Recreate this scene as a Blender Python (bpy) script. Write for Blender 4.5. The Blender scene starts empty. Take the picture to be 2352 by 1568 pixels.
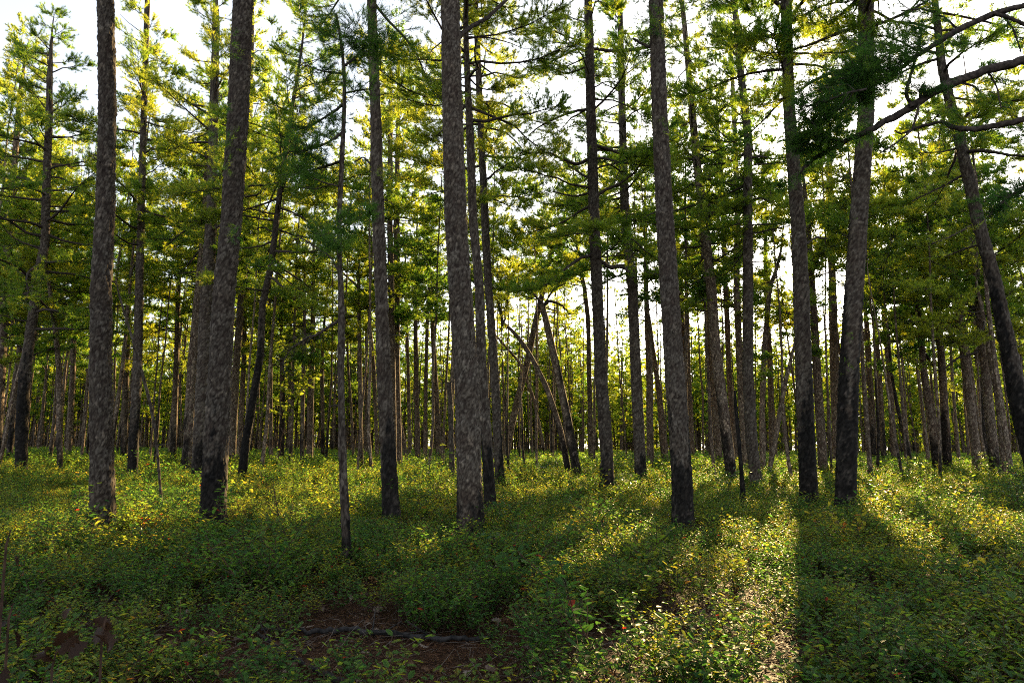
import bpy, math, random
import numpy as np
from mathutils import Vector, Matrix

# ------------------------------------------------------------------ camera, sky, sun, exposure
SC = bpy.context.scene
COL = SC.collection
FP, CX, CY = 1568.0, 1176.0, 784.0          # focal length and centre in photo units (2352 x 1568)
EYE = 1.55
PITCH = math.atan((1028 - 784) / 1568.0)
ROLL = math.radians(0.34)
FWD = np.array([0, math.cos(PITCH), math.sin(PITCH)])
R0 = np.array([1.0, 0, 0]); U0 = np.array([0, -math.sin(PITCH), math.cos(PITCH)])
RT = R0 * math.cos(ROLL) + U0 * math.sin(ROLL)
UP = U0 * math.cos(ROLL) - R0 * math.sin(ROLL)
EYEP = np.array([0, 0, EYE])
cam_d = bpy.data.cameras.new("camera"); cam = bpy.data.objects.new("camera", cam_d); COL.objects.link(cam)
cam_d.lens = 24.0; cam_d.sensor_width = 36.0; cam_d.clip_end = 3000; cam_d.clip_start = 0.05
cam.matrix_world = Matrix(((RT[0], UP[0], -FWD[0], 0), (RT[1], UP[1], -FWD[1], 0), (RT[2], UP[2], -FWD[2], EYE), (0, 0, 0, 1)))
cam_d.dof.use_dof = True; cam_d.dof.focus_distance = 12.0; cam_d.dof.aperture_fstop = 7.0
SC.camera = cam

def ray(x, y):
    d = FWD + RT * ((x - CX) / FP) + UP * ((CY - y) / FP)
    return d
def pix(P):
    v = P - EYEP
    z = v @ FWD
    z = np.where(z < 0.05, 0.05, z)
    return CX + FP * (v @ RT) / z, CY - FP * (v @ UP) / z
SUN = ray(1822, 440); SUN = SUN / np.linalg.norm(SUN)
S_EL = math.asin(SUN[2]); S_AZ = math.atan2(SUN[0], SUN[1])

w = bpy.data.worlds.new("World"); SC.world = w; w.use_nodes = True
nt = w.node_tree; nt.nodes.clear()
sky = nt.nodes.new('ShaderNodeTexSky'); sky.sky_type = 'NISHITA'; sky.sun_disc = False
sky.sun_elevation = S_EL; sky.sun_rotation = S_AZ; sky.dust_density = 1.0; sky.air_density = 1.0; sky.ozone_density = 1.0
bg = nt.nodes.new('ShaderNodeBackground'); bg.inputs[1].default_value = 0.065
ow = nt.nodes.new('ShaderNodeOutputWorld')
hsw = nt.nodes.new('ShaderNodeHueSaturation'); hsw.inputs['Saturation'].default_value = .4   # thin white veil of cloud
nt.links.new(sky.outputs[0], hsw.inputs['Color']); nt.links.new(hsw.outputs[0], bg.inputs[0]); nt.links.new(bg.outputs[0], ow.inputs[0])
sl = bpy.data.lights.new("sun", 'SUN'); so = bpy.data.objects.new("sun", sl); COL.objects.link(so)
sl.energy = 5.0; sl.angle = math.radians(0.5); sl.color = (1.0, 0.70, 0.32)
so.rotation_euler = Vector(SUN).to_track_quat('Z', 'Y').to_euler()
SC.view_settings.view_transform = 'Standard'; SC.view_settings.look = 'None'
SC.view_settings.exposure = 2.5; SC.view_settings.gamma = 1.0
SC.render.engine = 'CYCLES'
SC.cycles.max_bounces = 6; SC.cycles.diffuse_bounces = 3; SC.cycles.glossy_bounces = 1
SC.cycles.transmission_bounces = 4; SC.cycles.transparent_max_bounces = 4
SC.cycles.caustics_reflective = False; SC.cycles.caustics_refractive = False
SC.cycles.use_denoising = False; SC.cycles.filter_width = 1.1; SC.cycles.sample_clamp_indirect = 3.0; SC.cycles.sample_clamp_direct = 12.0

# ------------------------------------------------------------------ numeric helpers
def sm(a, b, x):
    t = np.clip((x - a) / (b - a), 0, 1); return t * t * (3 - 2 * t)
def h3(i, j, k, s=0):
    n = (i * 73856093) ^ (j * 19349663) ^ (k * 83492791) ^ (s * 2654435761 & 0x7fffffff)
    n = (n ^ (n >> 13)) * 1274126177 & 0x7fffffff
    n = (n ^ (n >> 15)) * 668265263 & 0x7fffffff
    return (n ^ (n >> 11) & 0x7fffffff) % 65536 / 65536.0
def vnoise(P, s=0):
    I = np.floor(P).astype(np.int64); f = P - I; f = f * f * (3 - 2 * f); r = 0
    for a in (0, 1):
        for b in (0, 1):
            for c in (0, 1):
                wgt = (f[:, 0] if a else 1 - f[:, 0]) * (f[:, 1] if b else 1 - f[:, 1]) * (f[:, 2] if c else 1 - f[:, 2])
                r = r + wgt * h3(I[:, 0] + a, I[:, 1] + b, I[:, 2] + c, s)
    return r
def voro(P, s=0):
    """cells: distance to the border (F2-F1) and a random value of the nearest cell"""
    I = np.floor(P).astype(np.int64); n = len(P)
    f1 = np.full(n, 9.0); f2 = np.full(n, 9.0); t = np.zeros(n)
    for a in (-1, 0, 1):
        for b in (-1, 0, 1):
            for c in (-1, 0, 1):
                x, y, z = I[:, 0] + a, I[:, 1] + b, I[:, 2] + c
                q = np.stack([x + h3(x, y, z, s + 1), y + h3(x, y, z, s + 2), z + h3(x, y, z, s + 3)], 1)
                d = np.sqrt(((P - q) ** 2).sum(1))
                near = d < f1
                f2 = np.where(near, f1, np.minimum(f2, d)); t = np.where(near, h3(x, y, z, s + 4), t); f1 = np.where(near, d, f1)
    return f2 - f1, t
def zg(x, y):
    x = np.asarray(x, float); y = np.asarray(y, float); d = np.hypot(x, y)
    return 0.5 * sm(14, 75, d) + 0.05 * np.sin(x * .45 + 1) * np.sin(y * .38 + .5) * sm(3, 9, d) + 0.06 * np.sin(x * .17) * np.cos(y * .13) * sm(5, 20, d)

def mesh(name, V, loops, starts, mats, mi=None, attrs=None, smooth=False):
    me = bpy.data.meshes.new(name)
    V = np.asarray(V, np.float32); loops = np.asarray(loops, np.int32); starts = np.asarray(starts, np.int32)
    me.vertices.add(len(V)); me.vertices.foreach_set('co', V.ravel())
    me.loops.add(len(loops)); me.loops.foreach_set('vertex_index', loops)
    me.polygons.add(len(starts)); me.polygons.foreach_set('loop_start', starts)
    for m in mats: me.materials.append(m)
    if mi is not None: me.polygons.foreach_set('material_index', np.asarray(mi, np.int32))
    if smooth is True: smooth = np.ones(len(starts), bool)
    if smooth is not False: me.polygons.foreach_set('use_smooth', np.asarray(smooth, bool))
    else: me.polygons.foreach_set('use_smooth', np.zeros(len(starts), bool))
    for k, v in (attrs or {}).items():
        a = me.attributes.new(k, 'FLOAT', 'POINT'); a.data.foreach_set('value', np.asarray(v, np.float32))
    me.update(calc_edges=True)
    return me

class Geo:
    """collects vertices and faces of one mesh, with one tint value per vertex"""
    def __init__(s): s.V = []; s.L = []; s.S = []; s.M = []; s.T = []; s.SM = []; s.nv = 0; s.nl = 0
    def add(s, V, F, mat=0, tint=0.5, smooth=True):
        F = np.asarray(F, np.int64); V = np.asarray(V, float)
        if len(V) == 0: return
        k = F.shape[1]; s.V.append(V); s.L.append((F + s.nv).ravel()); s.S.append(s.nl + np.arange(len(F)) * k)
        s.M.append(np.full(len(F), mat)); s.SM.append(np.full(len(F), smooth))
        s.T.append(np.broadcast_to(np.asarray(tint, float), (len(V),)).copy()); s.nv += len(V); s.nl += F.size
    def build(s, name, mats, origin=None):
        V = np.concatenate(s.V)
        if origin is not None: V = V - np.asarray(origin)
        return mesh(name, V, np.concatenate(s.L), np.concatenate(s.S), mats, np.concatenate(s.M), {'tint': np.concatenate(s.T)}, np.concatenate(s.SM))

def norm(v): return v / np.maximum(np.linalg.norm(v, axis=-1, keepdims=True), 1e-9)
def frames(D):
    D = norm(D); ref = np.where(np.abs(D[:, 2:3]) > .9, np.array([[0, 1.0, 0]]), np.array([[0, 0, 1.0]]))
    A = norm(np.cross(D, ref)); return A, np.cross(D, A)
def tube(g, P, R, n=5, mat=0, tint=.5, jag=0, cap=False):
    P = np.asarray(P, float); R = np.asarray(R, float); m = len(P)
    D = np.gradient(P, axis=0); A, B = frames(D)
    th = np.arange(n) * 2 * math.pi / n
    rr = np.repeat(R[:, None], n, 1)
    if jag: rr = rr * (1 + jag * (np.random.default_rng(int(abs(P[0, 0]) * 999) % 9999).random((m, n)) - .5))
    V = P[:, None, :] + rr[..., None] * (np.cos(th)[None, :, None] * A[:, None, :] + np.sin(th)[None, :, None] * B[:, None, :])
    V = V.reshape(-1, 3); i = np.arange(m - 1)[:, None] * n; j = np.arange(n)[None, :]; j2 = (j + 1) % n
    F = np.stack([i + j, i + j2, i + n + j2, i + n + j], -1).reshape(-1, 4)
    g.add(V, F, mat, tint)
def sticks(g, A, B, ra, rb, mat=0, tint=.5):
    """many thin 3-sided sticks at once"""
    if len(A) == 0: return
    X, Y = frames(B - A + 1e-6); n = len(A); V = np.zeros((n, 6, 3))
    ra = np.broadcast_to(ra, (n,)); rb = np.broadcast_to(rb, (n,))
    for k in range(3):
        c, s_ = math.cos(k * 2.094), math.sin(k * 2.094); o = X * c + Y * s_
        V[:, k] = A + o * ra[:, None]; V[:, 3 + k] = B + o * rb[:, None]
    b = (np.arange(n) * 6)[:, None, None]; f = np.array([[0, 1, 4, 3], [1, 2, 5, 4], [2, 0, 3, 5]])[None]
    g.add(V.reshape(-1, 3), (b + f).reshape(-1, 4), mat, tint)
def needles(g, P, D, rng, k=14, L=.12, W=.007, mat=1, spread=1.0, tint=None):
    """bottle-brush tufts: k thin triangles around each twig tip"""
    n = len(P)
    if n == 0: return
    D = norm(D); A, B = frames(D)
    ph = rng.random((n, k)) * 2 * math.pi; el = (0.25 + 0.95 * rng.random((n, k))) * spread
    d = D[:, None] * np.cos(el)[..., None] + (A[:, None] * np.cos(ph)[..., None] + B[:, None] * np.sin(ph)[..., None]) * np.sin(el)[..., None]
    base = P[:, None] - D[:, None] * (rng.random((n, k, 1)) * .09)
    l = L * (.7 + .5 * rng.random((n, k, 1)))
    sd = norm(np.cross(d, rng.normal(size=(n, k, 3))))
    V = np.stack([base - sd * W / 2, base + sd * W / 2, base + d * l], 2).reshape(-1, 3)
    t = rng.random(n) if tint is None else tint
    T = np.clip(t[:, None] + (rng.random((n, k)) - .5) * .25, 0, 1)
    g.add(V, np.arange(len(V)).reshape(-1, 3), mat, np.repeat(T.ravel(), 3), smooth=False)

# ------------------------------------------------------------------ materials
def newmat(name):
    m = bpy.data.materials.new(name); m.use_nodes = True; n = m.node_tree; n.nodes.clear()
    o = n.nodes.new('ShaderNodeOutputMaterial'); return m, n, o
def nd(n, t, **kw):
    x = n.nodes.new(t)
    for k, v in kw.items(): setattr(x, k, v)
    return x
def ramp(n, stops, fac=None, interp='LINEAR'):
    r = nd(n, 'ShaderNodeValToRGB'); r.color_ramp.interpolation = interp; e = r.color_ramp.elements
    while len(e) < len(stops): e.new(.5)
    for i, (p, c) in enumerate(stops): e[i].position = p; e[i].color = (*c, 1) if len(c) == 3 else c
    if fac is not None: n.links.new(fac, r.inputs[0])
    return r
def mixc(n, f, a, b, mode='MIX'):
    m = nd(n, 'ShaderNodeMix', data_type='RGBA', blend_type=mode)
    for s, v in ((m.inputs[0], f), (m.inputs[6], a), (m.inputs[7], b)):
        if isinstance(v, (int, float)): s.default_value = v
        elif isinstance(v, tuple): s.default_value = (*v, 1)
        else: n.links.new(v, s)
    return m.outputs[2]
def math_(n, op, a, b=None):
    m = nd(n, 'ShaderNodeMath', operation=op)
    for s, v in ((m.inputs[0], a), (m.inputs[1], b)):
        if v is None: continue
        if isinstance(v, (int, float)): s.default_value = v
        else: n.links.new(v, s)
    return m.outputs[0]

def leafmat(name, stops, tr, rough=.5, trfac=.5, spec=.4, rnd=.25):
    """thin leaf: diffuse + gloss on top, light coming through from behind; tint picks the leaf's own colour"""
    m, n, o = newmat(name); L = n.links
    at = nd(n, 'ShaderNodeAttribute', attribute_name='tint')
    oi = nd(n, 'ShaderNodeObjectInfo')
    f = math_(n, 'ADD', at.outputs['Fac'], math_(n, 'MULTIPLY', math_(n, 'SUBTRACT', oi.outputs['Random'], .5), rnd))
    r = ramp(n, stops, f); r2 = ramp(n, tr, f)
    p = nd(n, 'ShaderNodeBsdfPrincipled'); p.inputs['Roughness'].default_value = rough; p.inputs['Specular IOR Level'].default_value = spec
    L.new(r.outputs[0], p.inputs['Base Color'])
    t = nd(n, 'ShaderNodeBsdfTranslucent'); L.new(r2.outputs[0], t.inputs[0])
    mx = nd(n, 'ShaderNodeMixShader'); mx.inputs[0].default_value = trfac
    L.new(p.outputs[0], mx.inputs[1]); L.new(t.outputs[0], mx.inputs[2]); L.new(mx.outputs[0], o.inputs[0])
    return m
M_NEEDLE = leafmat('pine_needles', [(0, (.022, .055, .018)), (.55, (.045, .095, .022)), (1, (.10, .13, .022))],
                   [(0, (.09, .30, .025)), (.45, (.36, .52, .035)), (1, (.74, .72, .045))], rough=.45, trfac=.6)
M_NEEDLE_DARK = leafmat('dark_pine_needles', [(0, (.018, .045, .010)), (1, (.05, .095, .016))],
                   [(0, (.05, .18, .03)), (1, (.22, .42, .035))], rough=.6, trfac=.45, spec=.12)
M_LEAF = leafmat('huckleberry_leaves', [(0, (.03, .08, .022)), (.5, (.065, .13, .028)), (.8, (.13, .16, .03)), (.93, (.22, .15, .03)), (1, (.30, .04, .02))],
                 [(0, (.11, .30, .04)), (.4, (.28, .44, .04)), (.8, (.66, .54, .04)), (.93, (.6, .32, .04)), (1, (.6, .07, .03))], rough=.5, trfac=.5, spec=.16, rnd=.22)
M_OAK = leafmat('oak_leaves', [(0, (.03, .09, .03)), (1, (.07, .14, .03))], [(0, (.12, .30, .04)), (1, (.40, .48, .04))], rough=.4, trfac=.45)
M_DRY = leafmat('dry_leaves', [(0, (.018, .009, .006)), (.6, (.11, .055, .03)), (1, (.24, .19, .155))], [(0, (.03, .01, .004)), (1, (.28, .16, .08))], rough=.6, trfac=.25, spec=.2)
M_DRYNEEDLE = leafmat('fallen_needles', [(0, (.04, .018, .009)), (1, (.15, .07, .032))], [(0, (.2, .08, .02)), (1, (.4, .2, .06))], rough=.6, trfac=.2, spec=.2)

def woodmat(name, a, b):
    m, n, o = newmat(name); L = n.links
    tc = nd(n, 'ShaderNodeTexCoord'); ns = nd(n, 'ShaderNodeTexNoise'); ns.inputs['Scale'].default_value = 22
    L.new(tc.outputs['Object'], ns.inputs[0]); r = ramp(n, [(.35, a), (.65, b)], ns.outputs[0])
    p = nd(n, 'ShaderNodeBsdfPrincipled'); p.inputs['Roughness'].default_value = .9; p.inputs['Specular IOR Level'].default_value = .2
    bp = nd(n, 'ShaderNodeBump'); bp.inputs['Strength'].default_value = .6; bp.inputs['Distance'].default_value = .01
    L.new(ns.outputs[0], bp.inputs['Height']); L.new(bp.outputs[0], p.inputs['Normal'])
    L.new(r.outputs[0], p.inputs['Base Color']); L.new(p.outputs[0], o.inputs[0]); return m
M_LIMB = woodmat('limb_bark', (.022, .017, .014), (.075, .058, .048))
M_DEADWOOD = woodmat('dead_wood', (.09, .07, .055), (.22, .18, .15))
M_CHAR = woodmat('charred_wood', (.008, .008, .008), (.045, .04, .038))
M_STEM = woodmat('stem_wood', (.03, .018, .012), (.08, .045, .03))

def barkmat(name, near):
    m, n, o = newmat(name); L = n.links
    tc = nd(n, 'ShaderNodeTexCoord'); oi = nd(n, 'ShaderNodeObjectInfo')
    ch = nd(n, 'ShaderNodeAttribute', attribute_name='char').outputs['Fac']
    mp = nd(n, 'ShaderNodeMapping'); mp.inputs['Scale'].default_value = (1, 1, .5); L.new(tc.outputs['Object'], mp.inputs[0])
    if near:
        crack = nd(n, 'ShaderNodeAttribute', attribute_name='crack').outputs['Fac']
        tone = nd(n, 'ShaderNodeAttribute', attribute_name='tone').outputs['Fac']
    else:
        v1 = nd(n, 'ShaderNodeTexVoronoi', feature='F1'); v1.inputs['Scale'].default_value = 15; L.new(mp.outputs[0], v1.inputs[0])
        v2 = nd(n, 'ShaderNodeTexVoronoi', feature='DISTANCE_TO_EDGE'); v2.inputs['Scale'].default_value = 15; L.new(mp.outputs[0], v2.inputs[0])
        crack = math_(n, 'MULTIPLY', v2.outputs['Distance'], 2.2)
        sp = nd(n, 'ShaderNodeSeparateColor'); L.new(v1.outputs['Color'], sp.inputs[0]); tone = sp.outputs[0]
    fine = nd(n, 'ShaderNodeTexNoise'); fine.inputs['Scale'].default_value = 45; fine.inputs['Detail'].default_value = 4; L.new(mp.outputs[0], fine.inputs[0])
    big = nd(n, 'ShaderNodeTexNoise'); big.inputs['Scale'].default_value = 1.7; big.inputs['Detail'].default_value = 3; L.new(tc.outputs['Object'], big.inputs[0])
    c = ramp(n, [(0, (.045, .032, .027)), (.35, (.080, .068, .054)), (.7, (.104, .092, .076)), (1, (.185, .155, .122))], tone)
    c = mixc(n, .55, c.outputs[0], ramp(n, [(.32, (.35, .32, .3)), (.5, (.95, .92, .9)), (.68, (1.45, 1.4, 1.38))], fine.outputs[0]).outputs[0], 'MULTIPLY')
    c = mixc(n, .5, c, ramp(n, [(.35, (.75, .62, .55)), (.65, (1.1, 1.1, 1.15))], big.outputs[0]).outputs[0], 'MULTIPLY')
    ck = ramp(n, [(0, (.0, .0, .0)), (.20, (1, 1, 1))], crack)
    c = mixc(n, ck.outputs[0], (.018, .012, .010), c)
    if not near: c = mixc(n, 1.0, c, (1.7, 1.6, 1.5), 'MULTIPLY')  # backscattered light on far trunks painted in: whole bark colour brightened
    # soot: almost black with the plates still a little lighter, some unburnt plates left
    soot = mixc(n, ck.outputs[0], (.002, .002, .002), ramp(n, [(0, (.004, .004, .004)), (.7, (.011, .010, .010)), (.86, (.03, .025, .022)), (1, (.09, .07, .06))], tone).outputs[0])
    c = mixc(n, ch, c, soot)
    hs = nd(n, 'ShaderNodeHueSaturation'); L.new(c, hs.inputs['Color'])
    L.new(math_(n, 'ADD', math_(n, 'MULTIPLY', oi.outputs['Random'], .45), .8), hs.inputs['Value'])
    p = nd(n, 'ShaderNodeBsdfPrincipled'); p.inputs['Roughness'].default_value = .9; p.inputs['Specular IOR Level'].default_value = .12
    L.new(hs.outputs[0], p.inputs['Base Color'])
    hgt = math_(n, 'ADD', math_(n, 'MULTIPLY', fine.outputs[0], .35), ck.outputs[0] if not near else math_(n, 'MULTIPLY', ck.outputs[0], .5))
    hgt = math_(n, 'ADD', hgt, math_(n, 'MULTIPLY', tone, .6))
    bp = nd(n, 'ShaderNodeBump'); bp.inputs['Strength'].default_value = .8; bp.inputs['Distance'].default_value = .015
    L.new(hgt, bp.inputs['Height']); L.new(bp.outputs[0], p.inputs['Normal']); L.new(p.outputs[0], o.inputs[0]); return m
M_BARK = barkmat('plated_bark', True)
M_BARKFAR = barkmat('plated_bark_far', False)

def groundmat():
    m, n, o = newmat('needle_litter'); L = n.links
    tc = nd(n, 'ShaderNodeTexCoord')
    a = nd(n, 'ShaderNodeTexNoise'); a.inputs['Scale'].default_value = 1.2; a.inputs['Detail'].default_value = 6; L.new(tc.outputs['Object'], a.inputs[0])
    b = nd(n, 'ShaderNodeTexNoise'); b.inputs['Scale'].default_value = 38; b.inputs['Detail'].default_value = 6; L.new(tc.outputs['Object'], b.inputs[0])
    c = ramp(n, [(.3, (.010, .005, .003)), (.5, (.026, .013, .008)), (.7, (.06, .03, .018))], b.outputs[0])
    c = mixc(n, .6, c.outputs[0], ramp(n, [(.35, (.6, .55, .5)), (.65, (1.2, 1.1, 1.0))], a.outputs[0]).outputs[0], 'MULTIPLY')
    p = nd(n, 'ShaderNodeBsdfPrincipled'); p.inputs['Roughness'].default_value = .95; p.inputs['Specular IOR Level'].default_value = .08; L.new(c, p.inputs['Base Color'])
    bp = nd(n, 'ShaderNodeBump'); bp.inputs['Distance'].default_value = .02; L.new(b.outputs[0], bp.inputs['Height']); L.new(bp.outputs[0], p.inputs['Normal'])
    L.new(p.outputs[0], o.inputs[0]); return m
M_GROUND = groundmat()

# ------------------------------------------------------------------ objects
def link(o, parent=None):
    COL.objects.link(o)
    if parent is not None: o.parent = parent
    return o
def root(name, loc, label, cat, group=None):
    o = link(bpy.data.objects.new(name, None)); o.location = loc; o.empty_display_size = .2
    o['label'] = label; o['category'] = cat
    if group: o['group'] = group
    return o

# ground: one sheet out to the horizon
rad = np.concatenate([np.arange(0, 30, .5), np.arange(30, 120, 3), np.geomspace(120, 1500, 14)]); na = 120
th = np.arange(na) * 2 * math.pi / na
gx = (rad[:, None] * np.cos(th)).ravel(); gy = (rad[:, None] * np.sin(th)).ravel()
i = np.arange(len(rad) - 1)[:, None] * na; j = np.arange(na)[None]; j2 = (j + 1) % na
F = np.stack([i + j, i + na + j, i + na + j2, i + j2], -1).reshape(-1, 4)
me = mesh('ground', np.stack([gx, gy, zg(gx, gy)], 1), F.ravel(), np.arange(len(F)) * 4, [M_GROUND], smooth=True)
go = link(bpy.data.objects.new('ground', me)); go['kind'] = 'structure'

# where the sun reaches the forest floor: gaps in the canopy (photo units x, y, half-width, half-height, openness)
LIT = [(1790, 1350, 60, 170, 1), (1700, 1260, 120, 60, .95), (1560, 1420, 130, 70, .95), (1450, 1520, 170, 70, .95), (1650, 1520, 180, 80, .9),
       (1400, 1215, 110, 45, .8), (1300, 1290, 90, 50, .5), (2100, 1190, 160, 50, .95), (2280, 1240, 130, 70, .8), (1660, 1090, 130, 30, 1), (1450, 1110, 180, 35, .85),
       (1250, 1100, 130, 40, .8), (1990, 1110, 200, 30, .8), (2200, 1100, 160, 30, .8), (230, 1205, 220, 45, 1), (380, 1130, 160, 35, .9), (60, 1250, 70, 40, .8), (640, 1160, 170, 32, 1),
       (800, 1110, 170, 25, .8), (960, 1240, 70, 28, .8), (1010, 1120, 90, 40, .8), (150, 1085, 200, 25, .8), (560, 1085, 300, 20, .8), (1180, 1420, 90, 40, .5), (1010, 1400, 60, 30, .4), (2190, 1520, 70, 50, .5)]
def sungap(P):
    """how open the canopy is at P: follow the sun's ray down to the floor and look where it lands"""
    t = (P[:, 2] - .3) / SUN[2]
    Q = P - SUN[None] * t[:, None]
    t = (P[:, 2] - .3 - zg(Q[:, 0], Q[:, 1])) / SUN[2]; Q = P - SUN[None] * t[:, None]
    X, Y = pix(Q); front = Q[:, 1] > 2.0
    v = np.zeros(len(P))
    for cx, cy, hw, hh, k in LIT:
        e = np.sqrt(((X - cx) / hw) ** 2 + ((Y - cy) / hh) ** 2)
        v = np.maximum(v, k * (1 - sm(.8, 1.25, e)))
    return v * front

# ------------------------------------------------------------------ pine crowns
def crown_geo(g, axis, r_at, zb, ztop, Lmax, rng, per_m=3.0, lod=0, mats=(0, 1), carve=False, full=1.0, tufts_per=1.0):
    """limbs, twigs and needle tufts round the trunk axis between heights zb and ztop"""
    K, NL, NW = ((26, .12, .0068), (22, .12, .0105), (15, .12, .019), (7, .17, .05))[lod]
    n = max(8, int((ztop - zb) * per_m))
    tree_t = rng.random(); TP, TD, TT = [], [], []; SA, SB, SR = [], [], []
    for q in range(n):
        t = (q + rng.random()) / n; h = zb + (ztop - zb) * t ** .92
        prof = (.62 + .55 * math.sin(math.pi * min(1, t * 1.3 + .12))) * (1 - t) ** .45 + .12
        L = Lmax * prof * (.55 + .6 * rng.random()); az = rng.random() * 6.283
        el = math.radians(-8 + 42 * t + rng.normal() * 12); m = 7
        d = np.array([math.cos(az) * math.cos(el), math.sin(az) * math.cos(el), math.sin(el)])
        p = axis(h); P = [p]
        for k in range(m - 1):
            d = norm(d + rng.normal(size=3) * .16 + np.array([0, 0, .05 if k > 2 else -.03])); p = p + d * L / (m - 1); P.append(p)
        P = np.array(P)
        if carve:
            if sungap(P[3:5]).mean() > .35 + .3 * rng.random(): continue
        r0 = min(.45 * r_at(h), .012 + .014 * L) * (.8 + .4 * rng.random())
        tube(g, P, np.linspace(r0, .006, m), 5 if lod < 2 else 3, mats[0], rng.random())
        if rng.random() > full: # bare dead limb
            continue
        nt_ = max(4, int(L * (16 if lod < 3 else 11) * tufts_per)); s = .32 + .68 * rng.random(nt_) ** .75
        s[-1] = 1.0
        x = s * (m - 1); i0 = np.minimum(x.astype(int), m - 2); fr = (x - i0)[:, None]
        B = P[i0] * (1 - fr) + P[i0 + 1] * fr; T = norm(P[i0 + 1] - P[i0])
        side = norm(np.cross(T, [0, 0, 1.0])) * rng.choice([-1, 1], nt_)[:, None]
        D = norm(T * .55 + side * (.35 + .6 * rng.random((nt_, 1))) + np.array([0, 0, .12]) + rng.normal(size=(nt_, 3)) * .22)
        l = (.22 + .5 * rng.random(nt_)) * np.clip(1.25 - s * .55, .4, 1) * min(1.3, .5 + L * .35)
        mid = B + D * l[:, None] * .5; D2 = norm(D + np.array([0, 0, .35]) + rng.normal(size=D.shape) * .15); end = mid + D2 * l[:, None] * .5
        SA += [B, mid]; SB += [mid, end]; SR += [np.full(nt_, .007), np.full(nt_, .0045)]
        lt = np.clip(rng.normal() * .25 + tree_t, 0, 1)
        for f, src, dd in ((1.0, mid, D2), (.55, mid, D2), (.1, mid, D2)):
            pos = src + dd * (l * .5 * f)[:, None]
            TP.append(pos); TD.append(dd + np.array([0, 0, .25])); TT.append(np.clip(lt * .55 + .45 * rng.random(nt_), 0, 1))
            off = norm(rng.normal(size=pos.shape) + dd * .8) * (.07 + .10 * rng.random((nt_, 1)))
            if f > .3 and lod < 3:
                TP.append(pos + off); TD.append(off * 6 + dd * .6 + np.array([0, 0, .3])); TT.append(np.clip(lt * .55 + .45 * rng.random(nt_), 0, 1))
                SA.append(pos - dd * .05); SB.append(pos + off); SR.append(np.full(nt_, .003))
    if SA:
        A = np.concatenate(SA); B = np.concatenate(SB); Rr = np.concatenate(SR)
        P = np.concatenate(TP); D = np.concatenate(TD); T = np.concatenate(TT)
        if carve:
            kp = sungap(P) < .04 + .5 * rng.random(len(P)); P, D, T = P[kp], D[kp], T[kp]
            kp = sungap(B) < .1 + .6 * rng.random(len(B)); A, B, Rr = A[kp], B[kp], Rr[kp]
        if lod < 3: sticks(g, A, B, Rr, Rr * .6, mats[0], .5)
        needles(g, P, D, rng, K, NL, NW, mats[1], tint=T)

def deadtwigs(g, axis, r_at, z0, z1, n, rng, mat=0, Lm=1.2):
    for q in range(n):
        h = z0 + (z1 - z0) * rng.random(); az = rng.random() * 6.283; L = Lm * (.3 + .7 * rng.random())
        d = np.array([math.cos(az), math.sin(az), -.1 + .4 * rng.random()]); p = axis(h) + d * r_at(h) * .7; P = [p]
        for k in range(5): d = norm(d + rng.normal(size=3) * .25); p = p + d * L / 5; P.append(p)
        P = np.array(P); tube(g, P, np.linspace(.009 + .008 * rng.random(), .003, 6), 4, mat)
        for k in range(2, 5):
            if rng.random() < .7:
                e = norm(d + rng.normal(size=3) * .8); tube(g, [P[k], P[k] + e * L * .15, P[k] + (e + [0, 0, .1]) * L * .3], [.004, .003, .002], 3, mat)

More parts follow.
